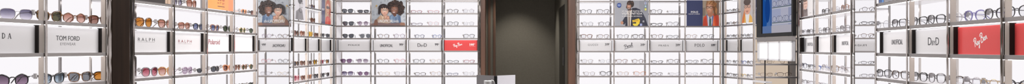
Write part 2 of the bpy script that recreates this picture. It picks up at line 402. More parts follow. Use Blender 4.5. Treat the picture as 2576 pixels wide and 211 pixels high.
CACHE = {}
def glasses_meshes(style, thick, fcol, lens, k):
    key = (style, thick, fcol, lens, round(k, 2))
    if key in CACHE: return CACHE[key]
    w, h, e, tp, cat, fl, gap = STYLE[style]
    w, h, gap = w * k, h * k, gap * k; r = {'t': .0027, 's': .0023, 'm': .0019, 'w': .0012}[thick] * (.8 + .2 * k); cx = gap / 2 + w / 2
    pts = [(x * k, z * k) for x, z in lens_outline(style)]
    zmin = min(p[1] for p in pts); zc = -zmin + r + .0006
    M = {}
    def curve(x): return .10 * (abs(x) / .07) ** 2 * .07           # wrap of the front
    bm = bmesh.new()
    for sgn in (-1, 1):
        tube(bm, [(sgn * (cx + x), curve(cx + x), zc + z) for x, z in pts], r, 6, True, r * (1.25 if thick != 'w' else 1), lambda i: (1.0 + .42 * max(-1, min(1, 1.6 * pts[i][1] / h))) if thick != 'w' else 1.0)
    zb = zc + h * .18
    tube(bm, [(-gap / 2 - r * .2, curve(gap / 2), zb), (-gap * .22, -.001, zb + gap * .22), (gap * .22, -.001, zb + gap * .22), (gap / 2 + r * .2, curve(gap / 2), zb)], r, 6)
    if style == 'aviator':
        tube(bm, [(-gap, .001, zc + h * .47), (0, -.001, zc + h * .50), (gap, .001, zc + h * .47)], r, 6)
    xh = cx + w / 2 + .0045 * k; zh = zc + h * .26 + cat * .6
    yh = curve(xh)
    for sgn in (-1, 1):
        tube(bm, [(sgn * (cx + w * .46), curve(cx + w * .46), zh), (sgn * xh, yh + .001, zh), (sgn * (xh + .0015), yh + .006, zh)], r * 1.15, 6)
    M['rim'] = bm_mesh('rim', bm, FRAME[fcol])
    for sgn, nm in ((-1, 'l'), (1, 'r')):
        bm = bmesh.new()
        f = [bm.verts.new((sgn * (cx + x), curve(cx + x) - .0005, zc + z)) for x, z in pts]
        b = [bm.verts.new((v.co.x, v.co.y + .0012, v.co.z)) for v in f]
        bm.faces.new(f); bm.faces.new(b[::-1])
        for i in range(len(f)): bm.faces.new((f[i], f[(i + 1) % len(f)], b[(i + 1) % len(f)], b[i]))
        bmesh.ops.recalc_face_normals(bm, faces=bm.faces)
        M['lens' + nm] = bm_mesh('lens', bm, LENS[lens], False)
        bm = bmesh.new()
        tz = max(.002, zh - .036); tr = {'t': .0034, 's': .0028, 'm': .0032, 'w': .0015}[thick]
        path = [(sgn * (xh + .0015), yh + .0065, zh), (sgn * (xh + .002), .05, zh - .001), (sgn * (xh - .001), .098, zh - .003), (sgn * (xh - .003), .112, zh - .009), (sgn * (xh - .005), .126, zh - .022), (sgn * (xh - .006), .138, tz + .002)]
        tube(bm, path, tr, 6, False, tr * .5 if thick != 'w' else tr)
        M['temple' + nm] = bm_mesh('temple', bm, FRAME[fcol])
    bm = bmesh.new()                                            # clip-on tag: clip body, two ears and a round cap
    box(bm, -xh - .011, -xh + .004, .010, .034, zh - .007, zh + .006, .0015)
    box(bm, -xh - .008, -xh + .001, .014, .028, zh - .014, zh + .013, .0015)
    box(bm, -xh - .016, -xh - .0105, .015, .029, zh - .005, zh + .004, .0012)
    M['tag'] = bm_mesh('security_tag', bm, TAGW, False)
    M['w'] = 2 * xh
    CACHE[key] = M
    return M

def bm_mesh(name, bm, m, smooth=True):
    me = bpy.data.meshes.new(name); bm.to_mesh(me); bm.free(); me.materials.append(m)
    if smooth:
        for p in me.polygons: p.use_smooth = True
    return me

def child(name, me, parent):
    o = bpy.data.objects.new(name, me); COL.objects.link(o); o.parent = parent; return o

LABELS = set()
TINTED = {'smoke', 'grey', 'violet', 'purple', 'plum', 'mauve', 'brown', 'rose brown', 'orange', 'amber', 'red', 'green', 'blue', 'sky', 'olive', 'lilac'}
def glasses(W, where, group, j, px, style, fcol, lens='', thick='m', yaw=0.0, k=1.04, y=9.0, has_tag=True, extra='', paper=False):
    M = glasses_meshes(style, thick, fcol, lens, k)
    rowname = {1: 'shelf above sign', 2: 'second shelf above sign', 3: 'third shelf above sign', -1: 'shelf below sign', -2: 'second shelf below sign'}[j]
    kind = 'sunglasses' if lens in TINTED else 'glasses'
    style = {'panto': 'oval', 'wayfarer': 'flat-topped'}.get(style, style)
    look = f'{fcol} {style} {kind}' if not lens or lens == fcol else f'{fcol} {style} {kind} {lens}-tinted'
    label = f'{look}, {rowname}, {where}' + (f', {extra}' if extra else '')
    if label.lower() in LABELS: print('DUPLABEL', label)
    if len(label.split()) > 15: print('LONG', len(label.split()), label)
    LABELS.add(label.lower())
    s = W.along(px, y)
    z = W.row(j) + 1.75
    root = empty(kind, label, kind, W.at(s, y, z), W.rot + math.radians(yaw), group)
    child('rim_front', M['rim'], root)
    child('lens', M['lensl'], root); child('lens', M['lensr'], root)
    child('temple', M['templel'], root); child('temple', M['templer'], root)
    if has_tag:
        child('security_tag', M['tag'], root)
    if paper:
        bm = bmesh.new(); box(bm, .022, .068, .052, .0528, .034, .058)
        for q in range(11): box(bm, .030 + q * .0027, .030 + q * .0027 + (.0017 if q % 3 else .0009), .0512, .0521, .045, .053, 0, 1)
        for zq, ln in ((.040, .018), (.037, .012)): box(bm, .034, .034 + ln, .0512, .0521, zq, zq + .0012, 0, 1)
        link('price_tag', bm, [PAPER, INK], root)
    return root

# ------------------------------------------------------------------ posters
def ell(cx, cy, rx, ry, a0=0, a1=360, n=22):
    return [(cx + rx * math.cos(math.radians(a0 + (a1 - a0) * k / n)), cy + ry * math.sin(math.radians(a0 + (a1 - a0) * k / n))) for k in range(n + (0 if a1 - a0 >= 360 else 1))]

def poster(name, label, W, px0, px1, ylow, z_low, z_high, frame, layers, texts=(), y=-.9):
    """flat printed board standing on a shelf; layers = [(points in picture pixels, colour)], frame = (x0, y0, x1, y1) of the picture in those pixels"""
    s0, s1 = W.along(px0, y), W.along(px1, y); w = s1 - s0; h = z_high - z_low
    root = empty(name, label, 'poster', W.at(s0, y, z_low), W.rot)
    x0, y0, x1, y1 = frame
    T = lambda p: ((p[0] - x0) / (x1 - x0) * w, (y1 - p[1]) / (y1 - y0) * h)
    bm = bmesh.new(); box(bm, 0, w, .1, .7, 0, h, 0, 0, U)
    ms = [mat('print_board_edge', (.5, .5, .5), .5)]; idx = {}
    d = 0
    for pts, c in layers:
        if c not in idx:
            idx[c] = len(ms); ms.append(mat('print_%d_%d_%d' % c, tuple(min(.85, v * 1.22) for v in srgb(c)), .35, 0, .2))
        q = [T(p) for p in pts]
        q = clip(q, w, h)
        if len(q) < 3: continue
        d += 1
        area = sum(q[i][0] * q[(i + 1) % len(q)][1] - q[(i + 1) % len(q)][0] * q[i][1] for i in range(len(q)))
        if area < 0: q = q[::-1]
        vs = [bm.verts.new((a * U, (.1 - .012 * d) * U, b * U)) for a, b in q]
        try: f = bm.faces.new(vs)
        except ValueError: continue
        f.material_index = idx[c]
    link('printed_board', bm, ms, root)
    ty = .1 - .012 * (d + 2)
    for t in texts:
        body, tx, tyc, th, tw, m, kind = t
        X, Z = T((tx, tyc)); hh = th / (y1 - y0) * h; ww = tw / (x1 - x0) * w
        if kind == 'serif': serif('lettering', body, X, Z, hh, ww, m, root, ty, .1, 1.8)
        else: text('lettering', body, X, Z, hh, m, root, ty, width=ww, bold=.02 if kind == 'bold' else 0)
    return root

def clip(q, w, h):
    for ax, lim, sg in ((0, 0, 1), (0, w, -1), (1, 0, 1), (1, h, -1)):
        out = []
        for i in range(len(q)):
            a, b = q[i], q[(i + 1) % len(q)]
            ia, ib = sg * (a[ax] - lim) >= 0, sg * (b[ax] - lim) >= 0
            if ia: out.append(a)
            if ia != ib:
                t = (lim - a[ax]) / (b[ax] - a[ax])
                out.append((a[0] + t * (b[0] - a[0]), a[1] + t * (b[1] - a[1])))
        q = out
        if not q: break
    return q

def R4(x0, y0, x1, y1): return [(x0, y0), (x1, y0), (x1, y1), (x0, y1)]
def ring(cx, cy, r, t, n=18):
    return ell(cx, cy, r, r, 0, 359.9, n) + ell(cx, cy, r - t, r - t, 0, 359.9, n)[::-1]

# ================================================================== shelving bays
FAR = list(range(-3, 5)); NEAR = list(range(-2, 3)); MID = list(range(-3, 4))
# sunglasses wall, nearest run
bay(WLN, 0, 'backlit shelf bay holding the white sign cut off by the photo edge', NEAR)
bay(WLN, 1, 'backlit shelf bay with two-line white sign, against the dark wooden pillar', NEAR, ext=(0, 49))
bay(WL, 0, 'backlit shelf bay just past the dark wooden pillar', NEAR, left_post=True)
bay(WL, 1, 'second backlit shelf bay past the dark wooden pillar', NEAR)
bay(WL, 2, 'backlit shelf bay carrying the orange discount poster', MID)
bay(WL, 3, 'backlit shelf bay between the orange poster and tall mirror', MID, ext=(0, 180))
bay(WL, 6, 'narrow-looking shelf bay with the hooded man poster', FAR, left_post=True)
bay(WL, 7, 'narrow-looking shelf bay between hooded man and red-coat posters', FAR)
bay(WL, 8, 'narrow-looking shelf bay with the red-coat poster', FAR)
WL.posts.append(835.5)
bay(WL, 9, 'sliver of shelf bay behind the grey corner post', FAR, ext=(0, 58))
A_LAB = ['backlit shelf bay in the corner, holding dark sunglasses only', 'backlit shelf bay with the two children poster',
         'backlit shelf bay between children poster and red sign', 'backlit shelf bay with the red sign and price']
for i, l in enumerate(A_LAB):
    r = bay(WA, i, l, FAR, left_post=(i == 0), ext=(56 if i == 0 else 0, 0))
    if i == 0: ubox('side_panel', -.6, .1, 2, 54, 5, 470, SHELF, r)
B_LAB = ['backlit shelf bay directly beside the brown doorway jamb', 'backlit shelf bay with the bearded man poster',
         'backlit shelf bay between the bearded man and navy posters', 'backlit shelf bay with the half-navy portrait poster']
for i, l in enumerate(B_LAB): bay(WB, i, l, FAR, left_post=(i == 0), ext=(0, 24 if i == 3 else 0))
C_LAB = ['thin sliver of shelf bay beside the navy poster', 'angled shelf bay just past the grey corner post', 'angled shelf bay with the yellow jacket poster']
for i, l in enumerate(C_LAB): bay(WC, i, l, FAR, ext=(100 if i == 0 else 0, 0))
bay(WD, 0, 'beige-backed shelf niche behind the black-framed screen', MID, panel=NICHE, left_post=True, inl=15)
R_LAB = ['slanting shelf bay with the pale grey portrait poster', 'slanting shelf bay second from the beige niche', 'slanting shelf bay just before the narrow mirror', None,
         'large shelf bay just past the narrow mirror', 'large shelf bay whose sign has two big initials', 'large shelf bay with the wide red script sign', 'large red-sign shelf bay at the photo edge']
for i, l in enumerate(R_LAB):
    if l: bay(WR, i, l, MID if i < 3 else NEAR, left_post=(i in (0, 4)), ext=({0: 215, 4: 92}.get(i, 0), 0))

# ================================================================== mirrors between the shelving
def mirror(W, i0, i1, label, turn, pivot_far):
    a, b = W.posts[i0], W.posts[i1]; w = b - a
    r = empty('wall_mirror', label, 'mirror', W.at(a), W.rot)
    L = w - 6.2
    p = ubox('mirror_pane', -L if pivot_far else 0, 0 if pivot_far else L, 0, .8, 20, 470, MIRROR, r)
    p.location = ((w - 3.1 if pivot_far else 3.1) * U, .3 * U, 0); p.rotation_euler = (0, 0, turn)
    bm = bmesh.new(); box(bm, 1.7, 3.0, -.9, .2, 20, 470, .2, 0, U); box(bm, w - 3.0, w - 1.7, -.9, .2, 20, 470, .2, 0, U); box(bm, 1.7, w - 1.7, -.9, .2, 16, 20, .2, 0, U)
    link('frame', bm, CHROME, r)
    return r
mirror(WL, 4, 6, 'tall wide wall mirror reflecting the children poster', .019, False)
mirror(WR, 3, 4, 'tall narrow wall mirror reflecting spectacles on white shelves', -.0115, True)

# ================================================================== signs
def stext(W, i, root, body, x0, x1, y0, y1, m, kind='sans', bold=0.0, rot=0.0):
    xm = (x0 + x1) / 2
    s = W.along(xm, SY); p = W.at(s, SY); sc = F / (p.y / U)
    w = abs(W.along(x1, SY) - W.along(x0, SY)); h = (y1 - y0) / sc
    z = (123.7 - (y0 + y1) / 2) / sc - (W.row(0) + 1.75); x = s - W.posts[i]
    if kind == 'sans': return text('lettering', body, x, z, h, m, root, SY, width=w, bold=bold)
    if kind == 'serif': return serif('lettering', body, x, z, h, w, m, root, SY)
    return script('lettering', kind, x, z, h, w, rot, m, root, SY, w=.10)

s = sign(WLN, 0, 'white sign board with serif letters, cut off by the photo edge')
pit = WLN.along(25, SY) - WLN.along(10, SY)
serif('lettering', 'PRADA', WLN.along(10, SY) - pit, 16.2, 5.0, pit * 4 + 3.6, INK, s, SY, .55)
s = sign(WLN, 1, 'white sign board lettered in two lines, touching the dark pillar')
stext(WLN, 1, s, 'TOM FORD', 142, 201, 90.3, 102, INK, bold=.03); stext(WLN, 1, s, 'EYEWEAR', 152, 191, 107, 114, GREYINK)
s = sign(WL, 0, 'white sign board with wide-spaced black letters, just past the pillar')
stext(WL, 0, s, 'R A L P H', 347.6, 389.6, 95.3, 103.5, INK, bold=.02); stext(WL, 0, s, 'RALPH LAUREN EYEWEAR', 347.6, 389.6, 105, 106.4, GREYINK)
s = sign(WL, 1, 'white sign board, second past the pillar, wide-spaced dark red letters')
stext(WL, 1, s, 'R A L P H', 449, 482.6, 100.3, 107.4, MAROON, bold=.015); stext(WL, 1, s, 'RALPH LAUREN EYEWEAR', 449, 482.6, 109.4, 110.6, MAROON)
s = sign(WL, 2, 'white sign board with bold maroon lower-case word, under orange poster')
stext(WL, 2, s, 'Polaroid', 525, 553, 99, 111.5, MAROON, bold=.03)
sign(WL, 3, 'blank-looking white sign board beside the tall wide mirror')
sign(WL, 6, 'small white sign board under the hooded man poster')
sign(WL, 7, 'small white sign board between hooded man and red-coat posters')
sign(WL, 8, 'small white sign board under the red-coat poster')
s = sign(WA, 0, 'white sign board with wide flat capitals in the sunglasses corner')
stext(WA, 0, s, 'POLICE', 876, 905, 111.2, 115, INK, bold=.03)

def price(W, i, root, body, x0, x1, y, m, m2):
    stext(W, i, root, body, x0, x0 + (x1 - x0) * .74, y - 2.9, y + 2.9, m, bold=.08)
    stext(W, i, root, '€', x0 + (x1 - x0) * .80, x1, y - 2.5, y - .2, m, bold=.03)
    stext(W, i, root, 'PREÇO COMPLETO', x0 - 1, x1 + .5, y + 4.0, y + 4.9, m2)
s = sign(WA, 1, 'white sign board priced 99 under the two children poster')
stext(WA, 1, s, 'UNOFFICIAL', 956, 988, 111, 118, INK, bold=.04); price(WA, 1, s, '99', 1004.5, 1016, 112.2, INK, PALEINK)
def dbyd(W, i, s, x0, x1, y0, y1):
    w = x1 - x0
    stext(W, i, s, 'D', x0, x0 + .31 * w, y0, y1, INK, bold=.025); stext(W, i, s, 'D', x1 - .31 * w, x1, y0, y1, INK, bold=.025)
    stext(W, i, s, 'BY', x0 + .345 * w, x1 - .34 * w, y0 + .42 * (y1 - y0), y1, INK, bold=.04)
s = sign(WA, 2, 'white sign board priced 99 with two large initials')
dbyd(WA, 2, s, 1050.5, 1073.6, 109, 117.6); price(WA, 2, s, '99', 1094, 1105, 111.8, INK, PALEINK)
s = sign(WA, 3, 'small red sign board with white script, priced 144', SIGNR)
stext(WA, 3, s, '', 1140, 1163, 108, 119, WHITEINK, 'ray', rot=math.radians(14)); price(WA, 3, s, '144', 1182, 1195, 111.8, WHITEINK, WHITEINK)
s = sign(WB, 0, 'white sign board priced 219 beside the brown doorway jamb')
stext(WB, 0, s, 'GUCCI', 1479.5, 1504, 110.4, 114.8, INK, 'serif'); price(WB, 0, s, '219', 1522, 1534.6, 111.4, INK, PALEINK)
s = sign(WB, 1, 'white sign board with black underlined script, priced 219')
stext(WB, 1, s, '', 1569, 1592, 110, 121, INK, 'per', rot=math.radians(16)); price(WB, 1, s, '219', 1611.5, 1624, 112.5, INK, PALEINK)
s = sign(WB, 2, 'white sign board priced 219 between bearded man and navy posters')
stext(WB, 2, s, 'PRADA', 1656.7, 1682.5, 112.2, 116.2, INK, 'serif'); price(WB, 2, s, '219', 1700, 1712.5, 113, INK, PALEINK)
s = sign(WB, 3, 'white sign board priced 189 under the navy poster')
stext(WB, 3, s, 'POLO', 1747, 1771.5, 110, 117, INK, 'serif'); stext(WB, 3, s, 'RALPH LAUREN', 1750, 1768.5, 118.4, 119.6, PALEINK); price(WB, 3, s, '189', 1789.5, 1802, 113.2, INK, PALEINK)
sign(WC, 1, 'small blank-looking white sign just past the grey corner post')
sign(WC, 2, 'small blank-looking white sign under the yellow jacket poster')
s = sign(WR, 0, 'small white sign under the pale grey portrait poster')
stext(WR, 0, s, 'UNOFFICIAL', 2031, 2045, 107, 115.5, INK, bold=.04)
sign(WR, 1, 'small blank-looking white sign, second bay from the beige niche')
s = sign(WR, 2, 'small white sign with narrow capitals, before the narrow mirror')
stext(WR, 2, s, 'UNOFFICIAL', 2117.5, 2134.5, 103.5, 113.5, INK, bold=.05)
s = sign(WR, 4, 'large white sign with narrow capitals, past the narrow mirror')
stext(WR, 4, s, 'UNOFFICIAL', 2242.5, 2270.5, 99.3, 111.8, INK, bold=.05)
s = sign(WR, 5, 'large white sign with two big thin initials')
dbyd(WR, 5, s, 2334.5, 2362, 94, 113.5)
s = sign(WR, 6, 'wide red sign with white handwritten script', SIGNR)
stext(WR, 6, s, '', 2449, 2483.5, 85, 118, WHITEINK, 'ray', rot=math.radians(19))
sign(WR, 7, 'plain red sign board cut off by the photo edge', SIGNR)

# ================================================================== eyewear
GL = 'sunglasses on the slanting sunglasses wall'
LB = {-2: 'bay cut off by photo edge', -1: 'bay against dark pillar', 0: 'first bay past pillar', 1: 'second bay past pillar', 2: 'orange poster bay', 3: 'bay before wide mirror',
      6: 'hooded man bay', 7: 'bay between hooded man and red-coat posters', 8: 'red-coat poster bay'}
def put(W, i, names, group, items, yaw, thick0='t', k=1.04, y=9.0):
    if W in (WL, WLN, WR, WC): y = 13.0
    if W is WC or (W is WL and 3 in names and i == 3): k = .9
    for it in items:
        j, px, style, fcol, lens = it[:5]; opt = it[5] if len(it) > 5 else {}
        o = dict(thick=thick0, k=k, y=y, yaw=yaw + random.uniform(-4, 4)); o.update(opt)
        glasses(W, names[i], group, j, px, style, fcol, lens, **o)
put(WLN, 0, {0: LB[-2]}, GL, [(1, 44, 'square', 'silver', 'violet', dict(thick='w', k=1.15)), (-1, 31, 'hexagonal', 'black', 'plum', dict(k=1.22, thick='t'))], -18)
put(WLN, 1, {1: LB[-1]}, GL, [(1, 127, 'cat-eye', 'tortoiseshell', 'olive', dict(k=1.12)), (1, 189, 'hexagonal', 'brown', 'rose brown', dict(k=1.08)), (1, 250, 'square', 'brown', 'brown', {}),
    (-1, 133, 'cat-eye', 'black', 'sky', dict(k=1.12)), (-1, 203, 'wayfarer', 'tortoiseshell', 'grey', dict(k=1.08)), (-1, 262, 'square', 'tortoiseshell', 'orange', {})], -8)
put(WL, 0, LB, GL, [(1, 364, 'oversized', 'tortoiseshell', 'orange', dict(k=1.08)), (1, 417, 'oversized', 'tortoiseshell', 'rose brown', {}), (-1, 379, 'oversized', 'grey', 'red', dict(k=1.08)), (-1, 419, 'oversized', 'amber', 'rose brown', {})], -3)
put(WL, 1, LB, GL, [(2, 447, 'round', 'grey', 'violet', {}), (2, 484, 'oversized', 'brown', 'rose brown', {}), (1, 465, 'square', 'brown', 'rose brown', {}), (1, 500, 'panto', 'black', 'blue', {}),
    (-1, 473, 'square', 'lilac', 'lilac', {}), (-1, 508, 'narrow', 'black', 'smoke', {})], 0)
put(WL, 2, LB, GL, [(1, 542, 'wayfarer', 'brown', 'blue', {}), (1, 573, 'panto', 'black', 'green', {}), (-1, 543, 'shield', 'black', 'smoke', {}), (-1, 574, 'wayfarer', 'orange', 'brown', {})], 0)
put(WL, 3, LB, GL, [(2, 615, 'panto', 'orange', 'sky', {}), (2, 639, 'square', 'dark brown', 'brown', {}), (1, 611, 'round', 'gold', 'green', dict(thick='m')), (1, 636, 'panto', 'green', 'green', {}),
    (-1, 597, 'aviator', 'tortoiseshell', 'brown', dict(thick='m')), (-1, 616, 'round', 'brown', 'green', {}), (-1, 636, 'panto', 'amber', 'green', {}),
    (-2, 606, 'panto', 'dark brown', 'green', {}), (-2, 634, 'square', 'dark grey', 'green', {})], 2)
put(WL, 6, LB, GL, [(1, 746, 'oversized', 'dark brown', 'brown', {}), (1, 762, 'oversized', 'brown', 'rose brown', {}), (-1, 746, 'square', 'tortoiseshell', 'smoke', {}), (-1, 763, 'wayfarer', 'tortoiseshell', 'brown', {}),
    (-2, 747, 'oversized', 'pink', 'red', {}), (-2, 764, 'square', 'brown', 'brown', {})], 0)
put(WL, 7, LB, GL, [(3, 788, 'panto', 'tortoiseshell', 'blue', {}), (2, 788, 'oversized', 'tortoiseshell', 'brown', {}), (1, 782, 'oversized', 'yellow', 'amber', {}), (1, 797, 'square', 'tortoiseshell', 'brown', {}),
    (-1, 779, 'square', 'dark brown', 'brown', {}), (-1, 794, 'oversized', 'dark metal', 'amber', dict(thick='m')), (-2, 780, 'wayfarer', 'orange', 'smoke', {}), (-2, 796, 'square', 'dark brown', 'grey', {})], 0)
put(WL, 8, LB, GL, [(1, 812, 'panto', 'dark grey', 'grey', {}), (1, 826, 'square', 'dark grey', 'smoke', {}), (-1, 811, 'square', 'red', 'smoke', {}), (-1, 825, 'round', 'dark grey', 'orange', {}),
    (-2, 812, 'square', 'black', 'smoke', {}), (-2, 826, 'panto', 'dark brown', 'smoke', {})], 0)

AB = ['corner sunglasses bay', 'two children poster bay', 'bay between children poster and red sign', 'small red sign bay']
GA = 'eyewear on the back wall beside the red sign'
put(WA, 0, AB, GA, [(3, 874, 'wayfarer', 'black', 'grey', {}), (3, 914, 'rectangular', 'dark grey', 'smoke', {}), (2, 876, 'wayfarer', 'dark grey', 'smoke', {}), (2, 913, 'round', 'lilac', 'mauve', {}),
    (1, 876, 'wayfarer', 'black', 'smoke', {}), (1, 919, 'aviator', 'silver', 'grey', dict(thick='w')), (-1, 871, 'wayfarer', 'purple', 'purple', {}), (-1, 912, 'aviator', 'silver', 'mauve', dict(thick='w')),
    (-2, 874, 'wayfarer', 'purple', 'violet', {}), (-2, 914, 'hexagonal', 'purple', 'purple', dict(thick='m'))], 4)
put(WA, 1, AB, GA, [(1, 965, 'panto', 'tortoiseshell', '', dict(yaw=10)), (1, 1005, 'round', 'lilac', '', dict(yaw=10)), (-1, 964, 'panto', 'dark grey', '', dict(yaw=8)), (-1, 1006, 'round', 'pink', '', dict(yaw=8)),
    (-2, 966, 'hexagonal', 'gold', '', dict(thick='w')), (-2, 1008, 'square', 'clear', '', dict(yaw=12))], 8, 'm')
put(WA, 2, AB, GA, [(3, 1048, 'narrow', 'red', '', {}), (3, 1091, 'narrow', 'pink', '', {}), (2, 1049, 'narrow', 'purple', '', {}), (2, 1090, 'round', 'pink', '', dict(thick='w')),
    (1, 1056, 'round', 'navy', '', dict(k=.9)), (1, 1100, 'round', 'blue', '', dict(k=.85)), (-1, 1055, 'square', 'black', '', {}), (-1, 1097, 'panto', 'amber', '', dict(thick='w')),
    (-2, 1057, 'rectangular', 'dark brown', '', {}), (-2, 1097, 'panto', 'beige', '', {})], 8, 'm')
put(WA, 3, AB, GA, [(3, 1140, 'panto', 'dark brown', '', {}), (3, 1179, 'round', 'clear', '', {}), (2, 1140, 'panto', 'black', '', {}), (2, 1179, 'panto', 'silver', '', dict(thick='w')),
    (1, 1180, 'square', 'black', '', {}), (-1, 1140, 'narrow', 'black', '', {}), (-1, 1181, 'rectangular', 'red', '', {}), (-2, 1139, 'narrow', 'navy', '', {}), (-2, 1180, 'panto', 'silver', '', dict(thick='w'))], 8, 'm')

BB = ['bay beside doorway jamb', 'bearded man poster bay', 'bay between bearded and navy posters', 'navy poster bay']
GB = 'spectacles on the back wall past the doorway'
put(WB, 0, BB, GB, [(3, 1475, 'panto', 'black', '', {}), (3, 1518, 'cat-eye', 'dark brown', '', {}), (2, 1478, 'panto', 'dark metal', '', dict(thick='w')), (2, 1521, 'panto', 'dark grey', '', {}),
    (1, 1476, 'square', 'brown', '', dict(thick='t')), (1, 1518, 'square', 'tortoiseshell', '', {}), (-1, 1478, 'square', 'bronze', '', dict(thick='w')), (-1, 1523, 'panto', 'silver', '', dict(thick='w')),
    (-2, 1483, 'panto', 'bronze', '', dict(thick='w')), (-2, 1525, 'cat-eye', 'black', '', dict(thick='t'))], -3, 'm', 1.08)
put(WB, 1, BB, GB, [(1, 1568, 'panto', 'grey', '', {}), (1, 1606, 'square', 'dark brown', '', dict(thick='t')), (-1, 1565, 'square', 'brown', '', {}), (-1, 1605, 'panto', 'bronze', '', {}),
    (-2, 1568, 'panto', 'beige', '', {}), (-2, 1610, 'cat-eye', 'orange', '', {})], -5, 'm', 1.08)
put(WB, 2, BB, GB, [(3, 1652, 'panto', 'dark brown', '', {}), (3, 1695, 'rectangular', 'clear', '', dict(thick='w')), (2, 1653, 'narrow', 'black', '', dict(thick='t')), (2, 1693, 'square', 'grey', '', {}),
    (1, 1654, 'panto', 'bronze', '', {}), (1, 1693, 'rectangular', 'dark grey', '', {}), (-1, 1654, 'narrow', 'dark metal', '', {}), (-1, 1695, 'square', 'dark brown', '', {}),
    (-2, 1653, 'rectangular', 'dark brown', '', {}), (-2, 1698, 'rectangular', 'silver', '', dict(thick='w'))], -6, 'm', 1.08)
put(WB, 3, BB, GB, [(1, 1740, 'panto', 'beige', '', {}), (1, 1782, 'square', 'black', '', {}), (-1, 1743, 'rectangular', 'dark grey', '', {}), (-1, 1781, 'cat-eye', 'dark brown', '', {}),
    (-2, 1742, 'rectangular', 'silver', '', dict(thick='w')), (-2, 1780, 'rectangular', 'dark metal', '', dict(thick='w'))], -6, 'm', 1.08)

CB = ['', 'first angled bay past corner post', 'yellow jacket poster bay']
GC = 'spectacles on the angled bays by the screen'
put(WC, 1, CB, GC, [(3, 1832, 'panto', 'black', '', {}), (3, 1850, 'square', 'dark brown', '', {}), (2, 1834, 'square', 'black', '', {}), (2, 1850, 'panto', 'tortoiseshell', '', {}),
    (1, 1834, 'panto', 'dark grey', '', {}), (1, 1850, 'square', 'dark metal', '', {}), (-1, 1832, 'panto', 'grey', '', {}), (-1, 1850, 'square', 'dark grey', '', {}),
    (-2, 1834, 'panto', 'dark brown', '', {}), (-2, 1850, 'rectangular', 'black', '', {})], 5, 'm')
put(WC, 2, CB, GC, [(1, 1869, 'panto', 'dark metal', '', {}), (1, 1886, 'square', 'grey', '', {}), (-1, 1869, 'square', 'blue', '', {}), (-1, 1886, 'panto', 'dark grey', '', {}),
    (-2, 1869, 'panto', 'yellow', '', {}), (-2, 1886, 'square', 'silver', '', {})], 5, 'm')
DB = ['beige niche']
put(WD, 0, DB, 'spectacles in the beige niche', [(-1, 1928, 'rectangular', 'dark metal', '', dict(thick='w')), (-1, 1977, 'panto', 'bronze', '', dict(thick='w')),
    (-2, 1929, 'rectangular', 'bronze', '', dict(thick='w', k=1.15)), (-2, 1973, 'rectangular', 'dark brown', '', dict(k=1.18, yaw=-12))], 8, 'm', 1.1)
RB = {0: 'grey portrait poster bay', 1: 'slanting bay second from niche', 2: 'bay before narrow mirror', 4: 'bay past narrow mirror', 5: 'big initials sign bay', 6: 'wide red sign bay', 7: 'red bay at photo edge'}
GR = 'spectacles on the slanting wall by the narrow mirror'
put(WR, 0, RB, GR, [(1, 2021, 'panto', 'clear', '', {}), (1, 2036, 'square', 'grey', '', {}), (-1, 2021, 'square', 'navy', '', {}), (-1, 2037, 'rectangular', 'dark metal', '', dict(thick='w')), (-2, 2021, 'panto', 'silver', '', {}), (-2, 2036, 'square', 'clear', '', {})], 7, 'm')
put(WR, 1, RB, GR, [(2, 2075, 'square', 'black', '', {}), (1, 2058, 'panto', 'silver', '', {}), (1, 2077, 'square', 'dark grey', '', {}), (-1, 2056, 'rectangular', 'blue', '', {}), (-1, 2074, 'round', 'clear', '', {}), (-2, 2062, 'square', 'silver', '', {})], 7, 'm')
put(WR, 2, RB, GR, [(2, 2100, 'panto', 'clear', '', {}), (2, 2124, 'panto', 'brown', '', {}), (1, 2100, 'panto', 'silver', '', dict(thick='w')), (1, 2124, 'square', 'grey', '', {}), (-1, 2099, 'panto', 'bronze', '', {}), (-1, 2122, 'round', 'clear', '', {})], 8, 'm')
put(WR, 4, RB, GR, [(1, 2219, 'round', 'silver', '', dict(thick='w')), (1, 2260, 'square', 'dark grey', '', {}), (-1, 2223, 'square', 'dark metal', '', dict(thick='m')), (-1, 2264, 'square', 'dark brown', '', {})], 16, 's')
put(WR, 5, RB, GR, [(1, 2310, 'square', 'black', '', {}), (1, 2353, 'square', 'dark grey', '', dict(k=1.06)), (-1, 2312, 'square', 'black', '', {}), (-1, 2354, 'square', 'grey', '', dict(k=1.08))], 9, 's')
put(WR, 6, RB, GR, [(1, 2399, 'round', 'clear', '', dict(thick='m', k=.95)), (1, 2450, 'panto', 'violet', '', dict(k=1.05)), (1, 2502, 'panto', 'dark grey', '', {}), (-1, 2399, 'square', 'dark brown', '', dict(k=.96)), (-1, 2443, 'panto', 'clear', '', dict(k=.95)), (-1, 2486, 'round', 'gold', '', dict(thick='w', k=.92, paper=True))], 10, 's')
put(WR, 7, RB, GR, [(1, 2558, 'panto', 'dark grey', '', dict(thick='m')), (-1, 2560, 'panto', 'dark grey', '', {})], 10, 's')

